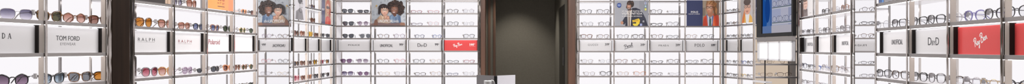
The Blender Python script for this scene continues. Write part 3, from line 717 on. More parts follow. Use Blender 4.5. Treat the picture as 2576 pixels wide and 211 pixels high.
# ================================================================== posters
def soft(cx, cy, rx, ry, c_out, c_in, n=6, dx=0.0, dy=0.0):
    """nested ellipses running from an outer to an inner printed tone"""
    return [(ell(cx + dx * k / n, cy + dy * k / n, rx * (1 - .85 * k / n), ry * (1 - .85 * k / n)), tuple(int(round(a + (b - a) * k / (n - 1))) for a, b in zip(c_out, c_in))) for k in range(n)]
def curls(cx, cy, rx, ry, count, size, cols, seed, a0=0, a1=360):
    rnd = random.Random(seed); out = []
    for k in range(count):
        t = math.radians(rnd.uniform(a0, a1)); q = math.sqrt(rnd.uniform(.25, 1.0)); r = size * rnd.uniform(.6, 1.3)
        out.append((ell(cx + rx * q * math.cos(t), cy + ry * q * math.sin(t), r, r * rnd.uniform(.7, 1.1), 0, 360, 10), cols[k % len(cols)]))
    return out
def face(cx, cy, w, h, edge, mid, lip, eye, dark, turn=0.0, smile=False, glasses=None):
    """printed portrait: shaded face with brows, eyes, nose, mouth and optional spectacles"""
    L = soft(cx, cy, w, h, edge, mid, 7, turn * w * .25, -h * .06)
    ex, ey = cx + turn * w * .35, cy - h * .10
    d = w * .42
    for sg in (-1, 1):
        x = ex + sg * d * (1 - .12 * sg * turn)
        L += [(ell(x, ey + 1, w * .22, h * .10), tuple(int(a * .86) for a in mid)), (ell(x, ey, w * .15, h * .055), (226, 216, 212)), (ell(x + turn * 1.5, ey, w * .085, h * .058), eye),
              ([(x - w * .22, ey - h * .14), (x, ey - h * .20), (x + w * .22, ey - h * .15), (x + w * .2, ey - h * .12), (x, ey - h * .165), (x - w * .2, ey - h * .11)], dark)]
    nx = ex + turn * w * .12
    L += [([(nx - w * .05, ey), (nx + w * .06, ey), (nx + w * .17, cy + h * .26), (nx - w * .14, cy + h * .27)], tuple(int(a * .93) for a in mid)), (ell(nx, cy + h * .25, w * .16, h * .07), tuple(int(a * .88) for a in mid)), (ell(nx, cy + h * .22, w * .10, h * .06), mid)]
    if smile: L += [(ell(nx, cy + h * .43, w * .42, h * .22, 0, 180), lip), (ell(nx, cy + h * .45, w * .36, h * .13, 0, 180), (240, 234, 230))]
    else: L += [(ell(nx, cy + h * .50, w * .24, h * .075), lip), (R4(nx - w * .22, cy + h * .49, nx + w * .22, cy + h * .51), tuple(int(a * .7) for a in lip))]
    if glasses:
        r = w * .40
        for sg in (-1, 1):
            x = ex + sg * d * 1.05; o = ell(x, ey + h * .02, r, h * .20, 0, 360, 18); n = ell(x, ey + h * .02, r - w * .055, h * .20 - w * .055, 0, 360, 18)
            for q in range(18): L.append(([o[q], o[(q + 1) % 18], n[(q + 1) % 18], n[q]], glasses))
        L.append((R4(ex - d * .7, ey - 1, ex + d * .7, ey + 1.2), glasses)); L.append((R4(ex + d * 1.05 + r * .95, ey - h * .06, cx + w * .95, ey - h * .03), glasses))
    return L
def kids():
    L = [(R4(10, -5, 280, 200), (158, 164, 172))] + [(R4(10 + 18 * k, -5, 280, 200), (158 + 3 * k, 164 + 3 * k, 171 + 3 * k)) for k in range(12)]
    for cx, cy, r in ((118, 8, 7), (262, 14, 6), (30, 92, 8), (35, 112, 6), (262, 100, 8), (258, 125, 7), (62, 108, 7), (264, 150, 7), (28, 150, 7), (90, 22, 5), (140, 10, 4), (244, 60, 3)):
        o = ell(cx, cy, r, r, 0, 360, 14); n = ell(cx, cy, r - 1.6, r - 1.6, 0, 360, 14)
        for q in range(14): L.append(([o[q], o[(q + 1) % 14], n[(q + 1) % 14], n[q]], (112, 118, 128)))
    for cx, cy, r in ((57, 47, 9), (45, 58, 4), (62, 64, 4), (248, 36, 4)):
        L.append(([(cx + (r if k % 2 == 0 else r * .42) * math.sin(k * PI / 5), cy - (r if k % 2 == 0 else r * .42) * math.cos(k * PI / 5)) for k in range(10)], (188, 150, 62)))
    hc = ((44, 32, 30), (58, 42, 38), (36, 26, 25), (70, 50, 44))
    L += [(ell(198, 60, 52, 46), hc[0]), (ell(232, 84, 22, 28), hc[0]), (ell(160, 46, 24, 28), hc[0])] + curls(200, 58, 58, 50, 90, 8, hc, 3) + curls(236, 84, 24, 32, 30, 6, hc, 4)
    L += [([(146, 200), (156, 120), (185, 106), (215, 112), (234, 126), (240, 200)], (104, 126, 154)), ([(185, 106), (200, 134), (214, 110)], (140, 158, 180)), ([(216, 116), (234, 126), (240, 200), (222, 200)], (84, 104, 134)), ([(160, 130), (176, 116), (172, 200), (156, 200)], (122, 144, 170)), ([(196, 132), (204, 132), (204, 200), (194, 200)], (84, 104, 134))]
    L += [([(176, 96), (204, 98), (204, 120), (190, 128), (178, 116)], (96, 64, 52))] + face(190, 76, 28, 37, (88, 58, 48), (164, 118, 98), (150, 78, 76), (36, 24, 22), (44, 30, 28), -.35, True, (120, 96, 92)) + curls(192, 38, 34, 12, 26, 6, hc, 5)
    L += [(ell(108, 66, 37, 33), (38, 28, 30)), ([(72, 62), (70, 106), (84, 112), (90, 70)], (38, 28, 30)), ([(144, 62), (147, 98), (138, 106), (128, 70)], (38, 28, 30))]
    L += [([(50, 200), (62, 142), (88, 116), (112, 124), (140, 118), (160, 150), (166, 200)], (172, 146, 124)), ([(92, 115), (112, 130), (102, 148)], (200, 176, 154)), ([(138, 118), (112, 130), (126, 148)], (200, 176, 154)), ([(50, 200), (62, 142), (78, 126), (74, 200)], (146, 122, 104)), ([(146, 126), (160, 150), (166, 200), (146, 200)], (148, 124, 106))]
    L += [([(104, 108), (130, 108), (126, 126), (110, 126)], (184, 146, 126))] + face(118, 82, 28, 37, (186, 142, 122), (230, 198, 180), (188, 108, 104), (34, 26, 28), (56, 40, 38), .05, False, (84, 66, 64))
    L += [([(84, 76), (86, 52), (110, 40), (138, 50), (148, 78), (136, 64), (131, 70), (124, 60), (117, 69), (109, 60), (102, 70), (95, 64)], (38, 28, 30)), ([(96, 50), (108, 44), (112, 50), (100, 60)], (72, 56, 56)), ([(120, 46), (132, 52), (134, 60), (124, 54)], (62, 48, 48))]
    L += soft(128, 130, 12, 16, (178, 136, 116), (218, 180, 160), 4) + soft(142, 136, 13, 15, (166, 122, 104), (206, 164, 144), 4) + soft(134, 152, 20, 10, (150, 112, 94), (192, 152, 132), 4)
    for q in range(4): L.append((R4(120 + q * 7, 124, 121.2 + q * 7, 140), (150, 108, 92)))
    L += [([(10, 200), (10, 182), (60, 170), (140, 178), (220, 172), (280, 184), (280, 200)], (112, 94, 94)), ([(36, 200), (46, 152), (62, 146), (70, 200)], (112, 80, 68)), ([(228, 200), (234, 170), (266, 172), (272, 200)], (140, 104, 86))]
    return L
poster('poster', 'poster of two hugging children in glasses, white lettering below', WA, 935, 1020.5, 66, WA.row(2) + 1.75, WA.row(2) + 67, (20, 0, 270, 192), kids(),
       [('UNOFFICIAL', 127, 160, 23, 112, WHITEINK, 'bold'), ('kids', 203, 160, 21, 36, WHITEINK, 'sans')])
def bearded():
    g = (148, 150, 157)
    L = [(R4(8, 0, 280, 200), g), (R4(8, 0, 120, 200), (154, 156, 163)), (R4(200, 0, 280, 200), (140, 142, 150))]
    nv = (44, 46, 60)
    L += [([(92, 195), (96, 150), (108, 92), (150, 62), (176, 60), (206, 72), (228, 100), (250, 140), (268, 195)], nv), ([(180, 62), (206, 72), (228, 100), (250, 150), (240, 195), (200, 195)], (54, 56, 72)),
          ([(62, 172), (88, 130), (106, 120), (110, 150), (84, 185)], nv), ([(106, 86), (128, 84), (146, 72), (140, 110), (134, 195), (112, 195), (110, 130)], (196, 190, 184)), ([(118, 90), (128, 86), (128, 195), (118, 195)], (120, 104, 92)),
          ([(146, 66), (156, 62), (146, 130), (136, 180)], (34, 36, 48)), (ell(68, 170, 11, 12), (176, 128, 104))]
    hc = ((52, 40, 36), (66, 50, 44), (42, 32, 29), (82, 62, 54))
    L += [(ell(128, 34, 24, 28), hc[0]), (ell(146, 32, 14, 24), hc[0]), ([(106, 36), (98, 56), (104, 68), (112, 50)], hc[0])] + curls(134, 32, 20, 24, 40, 4, hc, 8)
    L += [([(112, 62), (132, 62), (136, 84), (116, 88)], (146, 104, 86))] + face(121, 51, 17, 25, (142, 100, 82), (200, 154, 132), (140, 84, 76), (34, 26, 24), (48, 36, 32), -.2)
    L += [([(105, 56), (110, 68), (120, 72), (131, 68), (137, 54), (135, 72), (124, 82), (112, 78)], (62, 46, 40)), (ell(119, 62, 9, 2.4), (70, 52, 45)), (ell(119, 65.5, 6.5, 3.4, 0, 180), (232, 224, 220))] + curls(122, 30, 15, 8, 16, 5, hc, 9)
    L += [([(146, 152), (196, 138), (206, 152), (200, 180), (156, 190)], (232, 186, 54)), (ell(172, 180, 22, 14), (236, 196, 70)), (R4(152, 164, 176, 176), (66, 60, 52)), (R4(154, 148, 192, 151), (120, 96, 50)), (R4(156, 154, 190, 157), (120, 96, 50)), (ell(178, 158, 26, 3), (214, 168, 46))]
    L += [(ell(45, 42, 17, 18), (40, 62, 128)), (ell(45, 42, 14, 15), (48, 74, 142)), (R4(34, 36, 56, 39), (170, 186, 220)), (R4(33, 41, 57, 44), (170, 186, 220)), (R4(37, 47, 53, 50), (140, 160, 205))]
    L += [(ell(248, 27, 9, 10), (224, 228, 238)), (ell(248, 27, 7, 8), (58, 92, 160)), (R4(242, 25, 254, 29), (220, 226, 238)), (R4(241, 42, 256, 58), (110, 150, 166)), (ell(248, 50, 5, 6), (190, 214, 220)), (ell(248, 72, 8, 9), (206, 206, 84)), (ell(249, 74, 4, 4), (236, 232, 150))]
    L += [(ell(232, 160, 12, 13), (30, 32, 42)), (ell(232, 160, 10, 11), (52, 54, 66)), (R4(226, 154, 238, 157), (190, 192, 200)), (R4(225, 161, 239, 165), (210, 212, 220)), (R4(38, 15, 62, 18), (182, 184, 190)), (R4(38, 22, 66, 25), (182, 184, 190)), (R4(205, 176, 222, 195), (150, 160, 200))]
    return L
poster('poster', 'grey poster of a bearded man in dark blazer with white slogan', WB, 1546.5, 1631.5, 66, WB.row(2) + 1.75, WB.row(2) + 66.5, (12, 5, 272, 193), bearded(),
       [('SÓ NA MULTIOPTICAS', 144, 84, 13, 156, WHITEINK, 'bold'), ('VISÃO NÍTIDA', 144, 101, 19, 158, WHITEINK, 'bold'), ('A QUALQUER DISTÂNCIA', 144, 122, 11, 156, WHITEINK, 'bold')])
def polo():
    L = [(R4(8, 0, 275, 200), (150, 132, 114)), (R4(137, 0, 205, 200), (158, 142, 124)), (R4(240, 0, 275, 120), (120, 98, 84)), (R4(137, 60, 160, 120), (128, 116, 104))]
    L += [([(140, 200), (146, 132), (170, 112), (230, 104), (262, 120), (275, 200)], (206, 74, 44)), ([(140, 200), (144, 150), (164, 130), (174, 200)], (182, 62, 40)), ([(232, 108), (262, 118), (275, 200), (250, 200)], (176, 66, 46)), ([(206, 128), (222, 120), (236, 200), (222, 200)], (222, 112, 70))]
    L += [([(166, 112), (212, 98), (224, 124), (214, 200), (180, 200), (172, 140)], (106, 116, 158)), ([(176, 118), (190, 112), (188, 200), (180, 200)], (196, 198, 208)), ([(198, 112), (208, 108), (212, 170), (204, 200)], (196, 204, 214)), ([(188, 150), (206, 140), (204, 200), (192, 200)], (70, 104, 98)), ([(190, 118), (202, 112), (196, 150)], (58, 66, 110))]
    hc = ((146, 98, 62), (172, 122, 80), (118, 78, 50), (192, 146, 102))
    L += [(ell(206, 44, 40, 38), hc[0]), ([(228, 30), (250, 60), (250, 112), (228, 124), (220, 60)], hc[2]), ([(240, 50), (252, 74), (246, 112), (236, 90)], hc[1])] + curls(210, 30, 34, 24, 34, 7, hc, 12)
    L += [([(176, 96), (214, 86), (222, 116), (196, 132), (178, 118)], (172, 118, 94))] + face(192, 63, 27, 42, (178, 122, 96), (228, 180, 154), (186, 104, 96), (58, 54, 58), (112, 76, 52), -.45)
    ex = 188
    for cx, rx in ((ex - 12, 12), (ex + 15, 14)):
        o = ell(cx, 58, rx, 10, 0, 360, 18); n_ = ell(cx, 58.6, rx - 2.6, 7.4, 0, 360, 18)
        for q in range(18): L.append(([o[q], o[(q + 1) % 18], n_[(q + 1) % 18], n_[q]], (38, 32, 32)))
    L += [(R4(ex - 3, 54, ex + 4, 57), (38, 32, 32)), (R4(ex + 28, 52, 228, 56), (38, 32, 32)), ([(164, 40), (172, 14), (206, 6), (228, 28), (224, 60), (214, 40), (190, 28)], hc[0]), ([(172, 30), (184, 12), (204, 10), (190, 22)], hc[3])] + curls(196, 20, 28, 12, 24, 5, hc, 14)
    L += [(R4(8, 0, 137, 200), (46, 54, 94)), (R4(16, 0, 22, 200), (50, 58, 98))]
    return L
poster('poster', 'half-navy poster with portrait of man in orange jacket and glasses', WB, 1727, 1809, 66, WB.row(2) + 1.75, WB.row(2) + 66.5, (15, 4, 266, 196), polo(),
       [('POLO', 74, 92, 13, 54, WHITEINK, 'serif'), ('RALPH LAUREN', 73, 107, 6, 86, WHITEINK, 'serif')])
def orange():
    return [(R4(0, 0, 100, 100), (196, 134, 74)), (R4(55, 0, 100, 100), (192, 126, 78)), (R4(80, 0, 100, 100), (184, 116, 82)), (R4(37, 94.2, 64, 95.6), (110, 70, 52))]
poster('poster', 'orange discount poster standing on the second shelf', WL, 522.5, 587, 28, WL.row(2) + 3, WL.row(2) + 64, (0, 38, 100, 100), orange(),
       [('60%', 50, 82, 8.5, 26, MAROON, 'bold'), ('no 2º par', 50, 89.8, 4.5, 27, MAROON, 'sans')])
def brownshow():
    L = [(R4(0, 0, 100, 100), (178, 156, 138)), (R4(0, 60, 58, 100), (64, 60, 92)), (R4(58, 60, 66, 100), (196, 172, 150)), (R4(70, 0, 73, 100), (150, 126, 108)), (R4(80, 0, 84, 100), (202, 182, 164)), (R4(90, 0, 93, 100), (150, 126, 108)), (R4(0, 93, 84, 100), (50, 44, 44))]
    return L
poster('poster', 'brown and navy picture board on the second shelf past the pillar', WL, 339, 429, 16, WL.row(2) + 1.75, WL.row(2) + 58, (0, 30, 100, 100), brownshow())
def hooded():
    L = [(R4(0, -70, 100, 150), (196, 194, 200)), (R4(0, -70, 40, 150), (186, 184, 190)), ([(5, 150), (10, 92), (40, 74), (70, 80), (84, 150)], (120, 118, 122)), ([(30, 82), (44, 64), (66, 70), (70, 96), (50, 104)], (92, 90, 94)), ([(10, 150), (18, 100), (34, 92), (30, 150)], (104, 102, 106)),
         (ell(58, 38, 20, 36), (166, 164, 168)), (ell(50, 12, 22, 26), (70, 68, 72)), (ell(64, 46, 13, 22), (184, 182, 186)), (R4(48, 30, 78, 34), (80, 78, 82)), (ell(66, 60, 7, 2.4), (110, 106, 110)), ([(50, 60), (64, 76), (60, 96), (48, 84)], (136, 134, 138))]
    return L
poster('poster', 'black and white poster of a hooded man', WL, 742, 768, 53, WL.row(2) + 4, WL.row(2) + 66, (0, -62, 100, 150), hooded())
def redcoat():
    L = [(R4(0, -20, 100, 150), (186, 150, 120)), (R4(0, -20, 40, 150), (72, 72, 108)), (R4(8, 66, 30, 70), (196, 196, 214)), (R4(8, 60, 34, 64), (220, 220, 232)), ([(40, 150), (46, 112), (62, 100), (86, 104), (100, 120), (100, 150)], (206, 60, 44)), ([(60, 150), (64, 112), (74, 112), (72, 150)], (226, 96, 66)),
         (ell(72, 46, 26, 46), (184, 84, 50)), (ell(88, 70, 12, 40), (170, 72, 44)), (ell(68, 58, 18, 34), (222, 168, 142)), (ell(62, 48, 9, 10), (52, 36, 40)), (ell(80, 48, 8, 10), (52, 36, 40)), (ell(70, 80, 7, 3), (190, 84, 80)), ([(50, 30), (60, 8), (84, 10), (94, 34), (72, 24)], (190, 90, 52))]
    return L
poster('poster', 'poster of a red-haired person in sunglasses and red coat', WL, 808, 832, 64, WL.row(2) + 1.75, WL.row(2) + 67, (0, -16, 100, 150), redcoat())
def yellowjacket():
    L = [(R4(0, -50, 100, 160), (168, 162, 160)), (R4(60, -50, 100, 160), (186, 180, 178)), ([(10, 160), (18, 112), (38, 98), (78, 98), (96, 120), (100, 160)], (216, 168, 74)), ([(40, 96), (76, 96), (68, 160), (46, 160)], (226, 222, 226)), ([(10, 160), (16, 120), (32, 60), (38, 100), (30, 160)], (206, 120, 60)),
         (ell(58, 52, 26, 46), (212, 160, 136)), (ell(56, 2, 30, 26), (74, 54, 46)), (ell(56, 72, 12, 3), (150, 104, 84)), (ell(56, 79, 7, 3), (178, 98, 88))]
    for cx in (44, 72): L += [(ell(cx, 36, 14, 13), (48, 38, 38)), (ell(cx, 36, 11, 10), (206, 166, 146)), (ell(cx, 36, 4, 3), (60, 50, 48))]
    return L
poster('poster', 'poster of a man in glasses and yellow jacket', WC, 1863, 1893, 54, WC.row(2) + 4.5, WC.row(2) + 66, (0, -42, 100, 160), yellowjacket())
def greyman():
    L = [(R4(0, -160, 100, 140), (176, 174, 176)), (R4(64, -160, 100, 140), (192, 190, 191)), (R4(74, 118, 90, 121), (130, 128, 130)), ([(12, 140), (16, 96), (36, 72), (58, 82), (60, 140)], (112, 104, 104)), ([(28, 84), (52, 78), (56, 100), (40, 110)], (96, 88, 88)), (ell(42, 40, 18, 44), (186, 156, 144)), (ell(40, 0, 20, 20), (96, 80, 72)), (ell(48, 36, 5, 3), (110, 90, 84)), (ell(36, 36, 5, 3), (110, 90, 84)), (ell(44, 62, 7, 2.5), (150, 110, 104)), (R4(14, 30, 24, 140), (134, 112, 104))]
    return L
poster('poster', 'pale grey portrait poster on the slanting wall', WR, 2013.5, 2044.5, 42, WR.row(2) + 2.5, WR.row(2) + 66, (0, -158, 100, 140), greyman())
def darkpic():
    return [(R4(0, 0, 100, 100), (96, 84, 82)), (R4(0, 0, 22, 100), (60, 48, 48)), (R4(22, 84, 52, 100), (128, 126, 132)), (R4(2, 92, 20, 100), (40, 70, 120)), (R4(14, 90, 20, 100), (70, 120, 180)), (ell(72, 92, 16, 14), (150, 118, 104)), (ell(66, 84, 18, 10), (52, 44, 46)), (R4(90, 0, 100, 100), (120, 116, 118)), (R4(40, 0, 56, 80), (112, 98, 94))]
poster('poster', 'dark brown picture board on top shelf past the narrow mirror', WR, 2210, 2280, 12, WR.row(2) + 1.9, WR.row(2) + 58, (0, 20, 100, 100), darkpic())
poster('poster', 'narrow visible strip of navy poster beside the screen', WD, 1901, 1930, 66, WD.row(2) + 3, WD.row(2) + 66, (0, 0, 100, 100),
       [(R4(0, 0, 100, 100), (46, 52, 84)), (R4(4, 42, 16, 46), (190, 192, 206)), (R4(4, 49, 14, 51), (150, 152, 170))])

# ================================================================== screen stand with light box
WK = Wall((496.7, 1300), (3.8, -150), [0, 150], 0, 30, 10)
k = empty('screen_stand', 'black-framed screen above a three-panel white light box', 'display stand', WK.at(0), WK.rot)
zz = lambda z: z - FLOORU
bm = bmesh.new()
x0, x1 = WK.along(1904.5) , WK.along(1997); xi0, xi1 = WK.along(1917), WK.along(1992.5)
box(bm, x0, xi0, -1.5, 5, zz(24), zz(170), .5, 0, U); box(bm, xi1, x1, -1.5, 5, zz(24), zz(170), .5, 0, U); box(bm, xi0, xi1, -1.5, 5, zz(24), zz(31), .5, 0, U); box(bm, xi0, xi1, -1.5, 5, zz(160), zz(170), .5, 0, U)
box(bm, x0 + 1, x1 - 1, 2, 5.5, zz(25), zz(169), 0, 0, U)
link('screen_frame', bm, BLACK, k)
def screen_layers():
    w = xi1 - xi0; h = 129
    E = []
    E.append((R4(0, 0, w, h), (196, 198, 222)))
    E.append((R4(0, 0, w * .32, h), (92, 132, 196)))
    E.append(([(0, 0), (w * .10, 0), (w * .16, h * .2), (w * .18, h * .5), (w * .14, h * .75), (0, h * .8)], (34, 92, 176)))
    E.append((ell(w * .12, h * .62, w * .11, h * .14), (50, 112, 192)))
    E.append((ell(w * .17, h * .36, w * .09, h * .2), (28, 76, 156)))
    E.append((R4(w * .27, 0, w * .32, h), (70, 108, 178)))
    E.append((R4(w * .32, h * .16, w * .62, h * .64), (188, 194, 226))); E.append((R4(w * .62, h * .16, w, h * .64), (206, 206, 228)))
    E.append((R4(w * .86, 0, w, h), (172, 178, 210)))
    for yy in (18, 47, 76, 105):
        E.append((R4(w * .33, yy, w, yy + 2.2), (126, 138, 150))); E.append((R4(w * .33, yy - 1.6, w, yy), (226, 226, 240)))
    for yy in (20.2, 49.2, 78.2):
        for cx in (.48, .68, .88):
            for d in (-9, 9):
                E.append((ell(cx * w + d, yy + 6, 8, 5.6), (124, 128, 156))); E.append((ell(cx * w + d, yy + 6, 7, 4.7), (202, 204, 226)))
            E.append((R4(cx * w - 2.5, yy + 7, cx * w + 2.5, yy + 8), (124, 128, 156)))
    E.append((R4(0, 0, w, 14), (206, 202, 216))); E.append((R4(0, 0, w * .32, 14), (112, 140, 194)))
    bm = bmesh.new(); ms = []; idx = {}
    for d, (q, c) in enumerate(E):
        if c not in idx: idx[c] = len(ms); ms.append(emit('screen_%d_%d_%d' % c, srgb(c), .62))
        q = clip(q, w, h)
        if len(q) < 3: continue
        f = bm.faces.new([bm.verts.new(((xi0 + a) * U, (1.6 - .01 * d) * U, (zz(31) + b) * U)) for a, b in q]); f.material_index = idx[c]
    return link('screen_image', bm, ms, k)
screen_layers()
ubox('steel_strip', x0 + 1, x1 - 3, -1, 5, zz(15), zz(23.6), STEEL, k, .4)
bm = bmesh.new(); lx0, lx1 = WK.along(1906), WK.along(1993.5)
LP = [(1911, 1931), (1934.5, 1959), (1963, 1990.5)]
LPx = [(WK.along(a), WK.along(b)) for a, b in LP]
box(bm, lx0, lx1, 1, 5, zz(-21.5), zz(14.5), .4, 0, U)
edges = [lx0] + [v for ab in LPx for v in ab] + [lx1]
for q in range(0, len(edges), 2): box(bm, edges[q], edges[q + 1], -.8, 1, zz(-21.5), zz(14.5), .2, 0, U)
box(bm, lx0, lx1, -.8, 1, zz(11.5), zz(14.5), .2, 0, U); box(bm, lx0, lx1, -.8, 1, zz(-21.5), zz(-18.3), .2, 0, U)
lb = link('light_box', bm, mat('light_box_frame', (.52, .52, .54), .4, 0), k)
LBP = emit('light_box_panel', (1, 1, 1), 1.5)
for a, b in LPx: ubox('light_panel', a, b, .2, .9, zz(-18.3), zz(11.5), LBP, lb)
px_ = WK.along(1922, 4)
ubox('pole', px_ - 1.8, px_ + 1.8, 5.2, 6.6, 3, zz(160), DARKBR, k, .4)
ubox('base', px_ - 40, px_ + 60, -12, 24, 0, 3, BLACK, k, .6)
ubox('tray', WK.along(1903), WK.along(1936), -8, 5.1, zz(-66), zz(-62.5), mat('pale_tray', (.6, .6, .62), .25, .3), k, .6)

# ================================================================== counter pieces in front of the doorway
def at3(px, Z, z): return Vector(((px - 1288) / F * Z * U, Z * U, EYE + z * U))
ct = empty('counter', 'low service counter carrying the folded stand and mug', 'counter', (-.12, 985 * U, 0))
bm = bmesh.new(); box(bm, -.5, .4, -.2, .25, 0, EYE - 69 * U - .03, .01); link('counter_body', bm, SHELF, ct)
bm = bmesh.new(); box(bm, -.53, .43, -.23, .28, EYE - 69 * U - .03, EYE - 69 * U, .006); link('countertop', bm, mat('countertop_grey', (.3, .29, .29), .3), ct)
st = empty('folded_display', 'folded display of a steel panel and a pale panel before the doorway', 'display stand', (-24.5 * U, 970 * U, EYE - 69 * U))
def panel_between(name, p, q, h, t, m):
    dx, dy = q[0] - p[0], q[1] - p[1]; L = math.hypot(dx, dy); nx, ny = -dy / L, dx / L
    bm = bmesh.new()
    c = [(p[0], p[1]), (q[0], q[1]), (q[0] + nx * t, q[1] + ny * t), (p[0] + nx * t, p[1] + ny * t)]
    lo = [bm.verts.new((x * U, y * U, .001)) for x, y in c]; hi = [bm.verts.new((x * U, y * U, h * U)) for x, y in c]
    bm.faces.new(lo[::-1]); bm.faces.new(hi)
    for i in range(4): bm.faces.new((lo[i], lo[(i + 1) % 4], hi[(i + 1) % 4], hi[i]))
    bmesh.ops.recalc_face_normals(bm, faces=bm.faces)
    return link(name, bm, m, st)
panel_between('steel_panel', (-2.0, .6), (-29.8, 30), 29.3, .8, chrome('brushed_panel', (.20, .19, .19), .32, 14, .10))
panel_between('pale_panel', (29.0, 30), (2.0, .6), 29.3, .8, mat('pale_acrylic', (.70, .69, .74), .2, 0, .5))
bm = bmesh.new(); box(bm, -1.9, 1.9, -.6, 2.2, .2, 28.6, .3, 0, U); link('spine', bm, BLACK, st)
mg = empty('mug', 'steel mug with ring handle in front of the folded display', 'mug', Vector((-36.0 * U, 964 * U, EYE - 69 * U)))
bm = bmesh.new(); prof = [(0, .002), (5.6, .3), (6.0, 1.2), (6.1, 20), (6.3, 22), (5.8, 22.1), (5.6, 21), (5.5, 1.6), (0, 1.4)]
n = 28; rings = []
for r, z in prof:
    rings.append([bm.verts.new((0, 0, z * U))] if r == 0 else [bm.verts.new((r * U * math.cos(2 * PI * i / n), r * U * math.sin(2 * PI * i / n), z * U)) for i in range(n)])
for A, B in zip(rings, rings[1:]):
    for i in range(n):
        j = (i + 1) % n
        if len(A) == 1: bm.faces.new((A[0], B[j], B[i]))
        elif len(B) == 1: bm.faces.new((A[i], A[j], B[0]))
        else: bm.faces.new((A[i], A[j], B[j], B[i]))
bmesh.ops.recalc_face_normals(bm, faces=bm.faces); link('mug_body', bm, mat('satin_steel', (.50, .50, .50), .38, .7), mg, True)
bm = bmesh.new(); tube(bm, [((5.9 + 4.2 * math.sin(t)) * U, 0, (15.5 + 7.0 * math.cos(t)) * U) for t in [PI * q / 12 for q in range(-1, 14)]], .0042, 8)
link('handle', bm, mat('satin_steel', (.50, .50, .50), .38, .7), mg, True)

# ================================================================== setting
def struct(name, x0, x1, y0, y1, z0, z1, m, rot=None, W=None, bev=0.0):
    """box in units on the plan (z in metres), or in a wall's own frame"""
    bm = bmesh.new(); box(bm, x0 * U, x1 * U, y0 * U, y1 * U, z0, z1, bev)
    o = link(name, bm, m); o['kind'] = 'structure'
    if W: o.location = W.at(0); o.rotation_euler = (0, 0, W.rot)
    return o
WALLW = mat('shop_wall_paint', (.55, .53, .52), .7)
DARKWALL = mat('shop_front_dark', (.16, .145, .135), .6)
struct('floor', -900, 1000, -900, 2400, -.1, 0, two_tone('stone_floor', (.42, .40, .38), (.46, .44, .42), 3, .35))
struct('ceiling', -900, 1000, -900, 2400, 2.9, 3.0, mat('ceiling_paint', (.62, .61, .61), .8))
struct('wall_front', -900, 1000, -900, -880, 0, 2.9, DARKWALL)
struct('wall_left', -1500, 960, 57, 70, 0, 2.9, WALLW, W=WL)
struct('wall_right', -120, 2200, 54, 66, 0, 2.9, WALLW, W=WR)
struct('wall_back_sunglasses', -560, -80, 1678, 1690, 0, 2.9, WALLW)
struct('wall_back_spectacles', 162, 536, 1686, 1698, 0, 2.9, WALLW)
struct('wall_back_niche', 610, 760, 1474, 1478, 0, 2.9, WALLW)
struct('wall_corridor_left', -104, -92, 1692, 2170, 0, 2.9, OLIVE)
struct('wall_corridor_right', 143, 155, 1656, 2170, 0, 2.9, OLIVE)
struct('wall_corridor_back', -104, 170, 2158, 2170, 0, 2.9, OLIVE)
struct('trim_1', -78.6, -68, 1622, 1692, 0, 2.9, JAMBWOOD)
struct('trim_2', 142.5, 160, 1625, 1656, 0, 2.9, JAMBWOOD)
struct('wall_corridor_pier', -92, -53.7, 2100, 2157, 0, 2.9, OLIVE)
struct('trim_3', -78.0, -70.2, 2098.5, 2100, 0, 2.9, SLATWOOD)
struct('trim_4', -61.2, -53.7, 2098.5, 2100, 0, 2.9, SLATWOOD)
struct('trim_5', -82.6, -79, 1619, 1660, 0, 2.9, CHROME)
struct('trim_6', 160.6, 165.6, 1624, 1660, 0, 2.9, CHROME)
struct('wall_pillar', -41.9, -9.4, -1.5, 7, 0, 2.9, WOOD, W=WL)
struct('trim_7', -47, -42.4, -1.2, 3, 0, 2.9, CHROME, W=WL)
struct('trim_8', -9.0, -6.2, -1.2, 3, 0, 2.9, DARKCH, W=WL)
struct('trim_9', -5.6, -2.2, -1.2, 3, 0, 2.9, DARKCH, W=WL)
struct('trim_10', 811, 817, -5, -1.5, 0, 2.9, GREYPOST, W=WL, bev=.002)
struct('trim_11', 11, 17, -5, -1.5, 0, 2.9, GREYPOST, W=WC, bev=.002)
struct('trim_12', -6.5, -2.0, -1.2, 4, 0, 2.9, CHROME, W=WR)
d = struct('door_1', 141.6, 142.9, 1740, 1930, 0, EYE + 122 * U, mat('dark_door', (.018, .016, .015), .4))
bm = bmesh.new(); tube(bm, [(140.2 * U, 1765 * U, EYE - 45 * U), (140.2 * U, 1765 * U, EYE + 5 * U)], .012, 10)
for z in (-40, 0): tube(bm, [(140.2 * U, 1765 * U, EYE + z * U), (141.7 * U, 1765 * U, EYE + z * U)], .008, 8)
link('door_handle', bm, mat('dull_dark_metal', (.12, .115, .11), .45, .8), d)

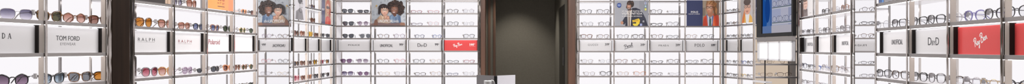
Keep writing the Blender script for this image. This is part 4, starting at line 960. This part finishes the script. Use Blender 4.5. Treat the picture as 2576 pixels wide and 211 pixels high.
# ================================================================== light
def area(name, loc, size, size_y, power, col=(1, .97, .95), rot=(0, 0, 0)):
    l = bpy.data.lights.new(name, 'AREA'); l.shape = 'RECTANGLE'; l.size = size; l.size_y = size_y; l.energy = power; l.color = col
    o = bpy.data.objects.new(name, l); COL.objects.link(o); o.location = loc; o.rotation_euler = rot; return o
for x, y, e in ((-1.0, 1.5, 12), (1.0, 1.5, 11), (-.8, 4.0, 15), (.8, 4.0, 13), (-.8, 5.6, 84), (.9, 5.6, 78)):
    area('ceiling_light_panel', (x, y, 2.88), .9, .9, e)
area('ceiling_light_panel', (0, -1.5, 2.88), 2.5, 1.2, 40)
sp = bpy.data.lights.new('corridor_spot', 'SPOT'); sp.energy = 105; sp.spot_size = math.radians(80); sp.spot_blend = .6; sp.color = (1, .95, .86); sp.shadow_soft_size = .03
o = bpy.data.objects.new('corridor_spot', sp); COL.objects.link(o); o.location = (18 * U, 2030 * U, 2.85)
sp = bpy.data.lights.new('corridor_spot', 'SPOT'); sp.energy = 30; sp.spot_size = math.radians(110); sp.spot_blend = .8; sp.color = (1, .95, .86); sp.shadow_soft_size = .05  # weak extra spot, added to brighten the pier face and side wall
o = bpy.data.objects.new('corridor_spot', sp); COL.objects.link(o); o.location = (30 * U, 1800 * U, 2.86)
w = bpy.data.worlds.new('World'); SC.world = w; w.use_nodes = True
w.node_tree.nodes['Background'].inputs[0].default_value = (.9, .9, 1, 1); w.node_tree.nodes['Background'].inputs[1].default_value = .05

# ================================================================== camera
cam = bpy.data.cameras.new('camera'); cam.sensor_width = 36; cam.sensor_fit = 'HORIZONTAL'; cam.lens = 36 * F / 2576
cam.shift_y = (123.7 - 105.5) / 2576; cam.clip_start = .05; cam.clip_end = 60
o = bpy.data.objects.new('camera', cam); COL.objects.link(o); o.location = (0, 0, EYE); o.rotation_euler = (PI / 2, 0, 0)
SC.camera = o
SC.view_settings.view_transform = 'Standard'; SC.view_settings.look = 'None'; SC.view_settings.gamma = 1.0; SC.view_settings.exposure = 0.0
SC.view_settings.use_curve_mapping = False
SC.cycles.max_bounces = 10; SC.cycles.transparent_max_bounces = 24; SC.cycles.glossy_bounces = 5; SC.cycles.diffuse_bounces = 4
SC.cycles.use_denoising = True
SC.cycles.caustics_reflective = False; SC.cycles.caustics_refractive = False
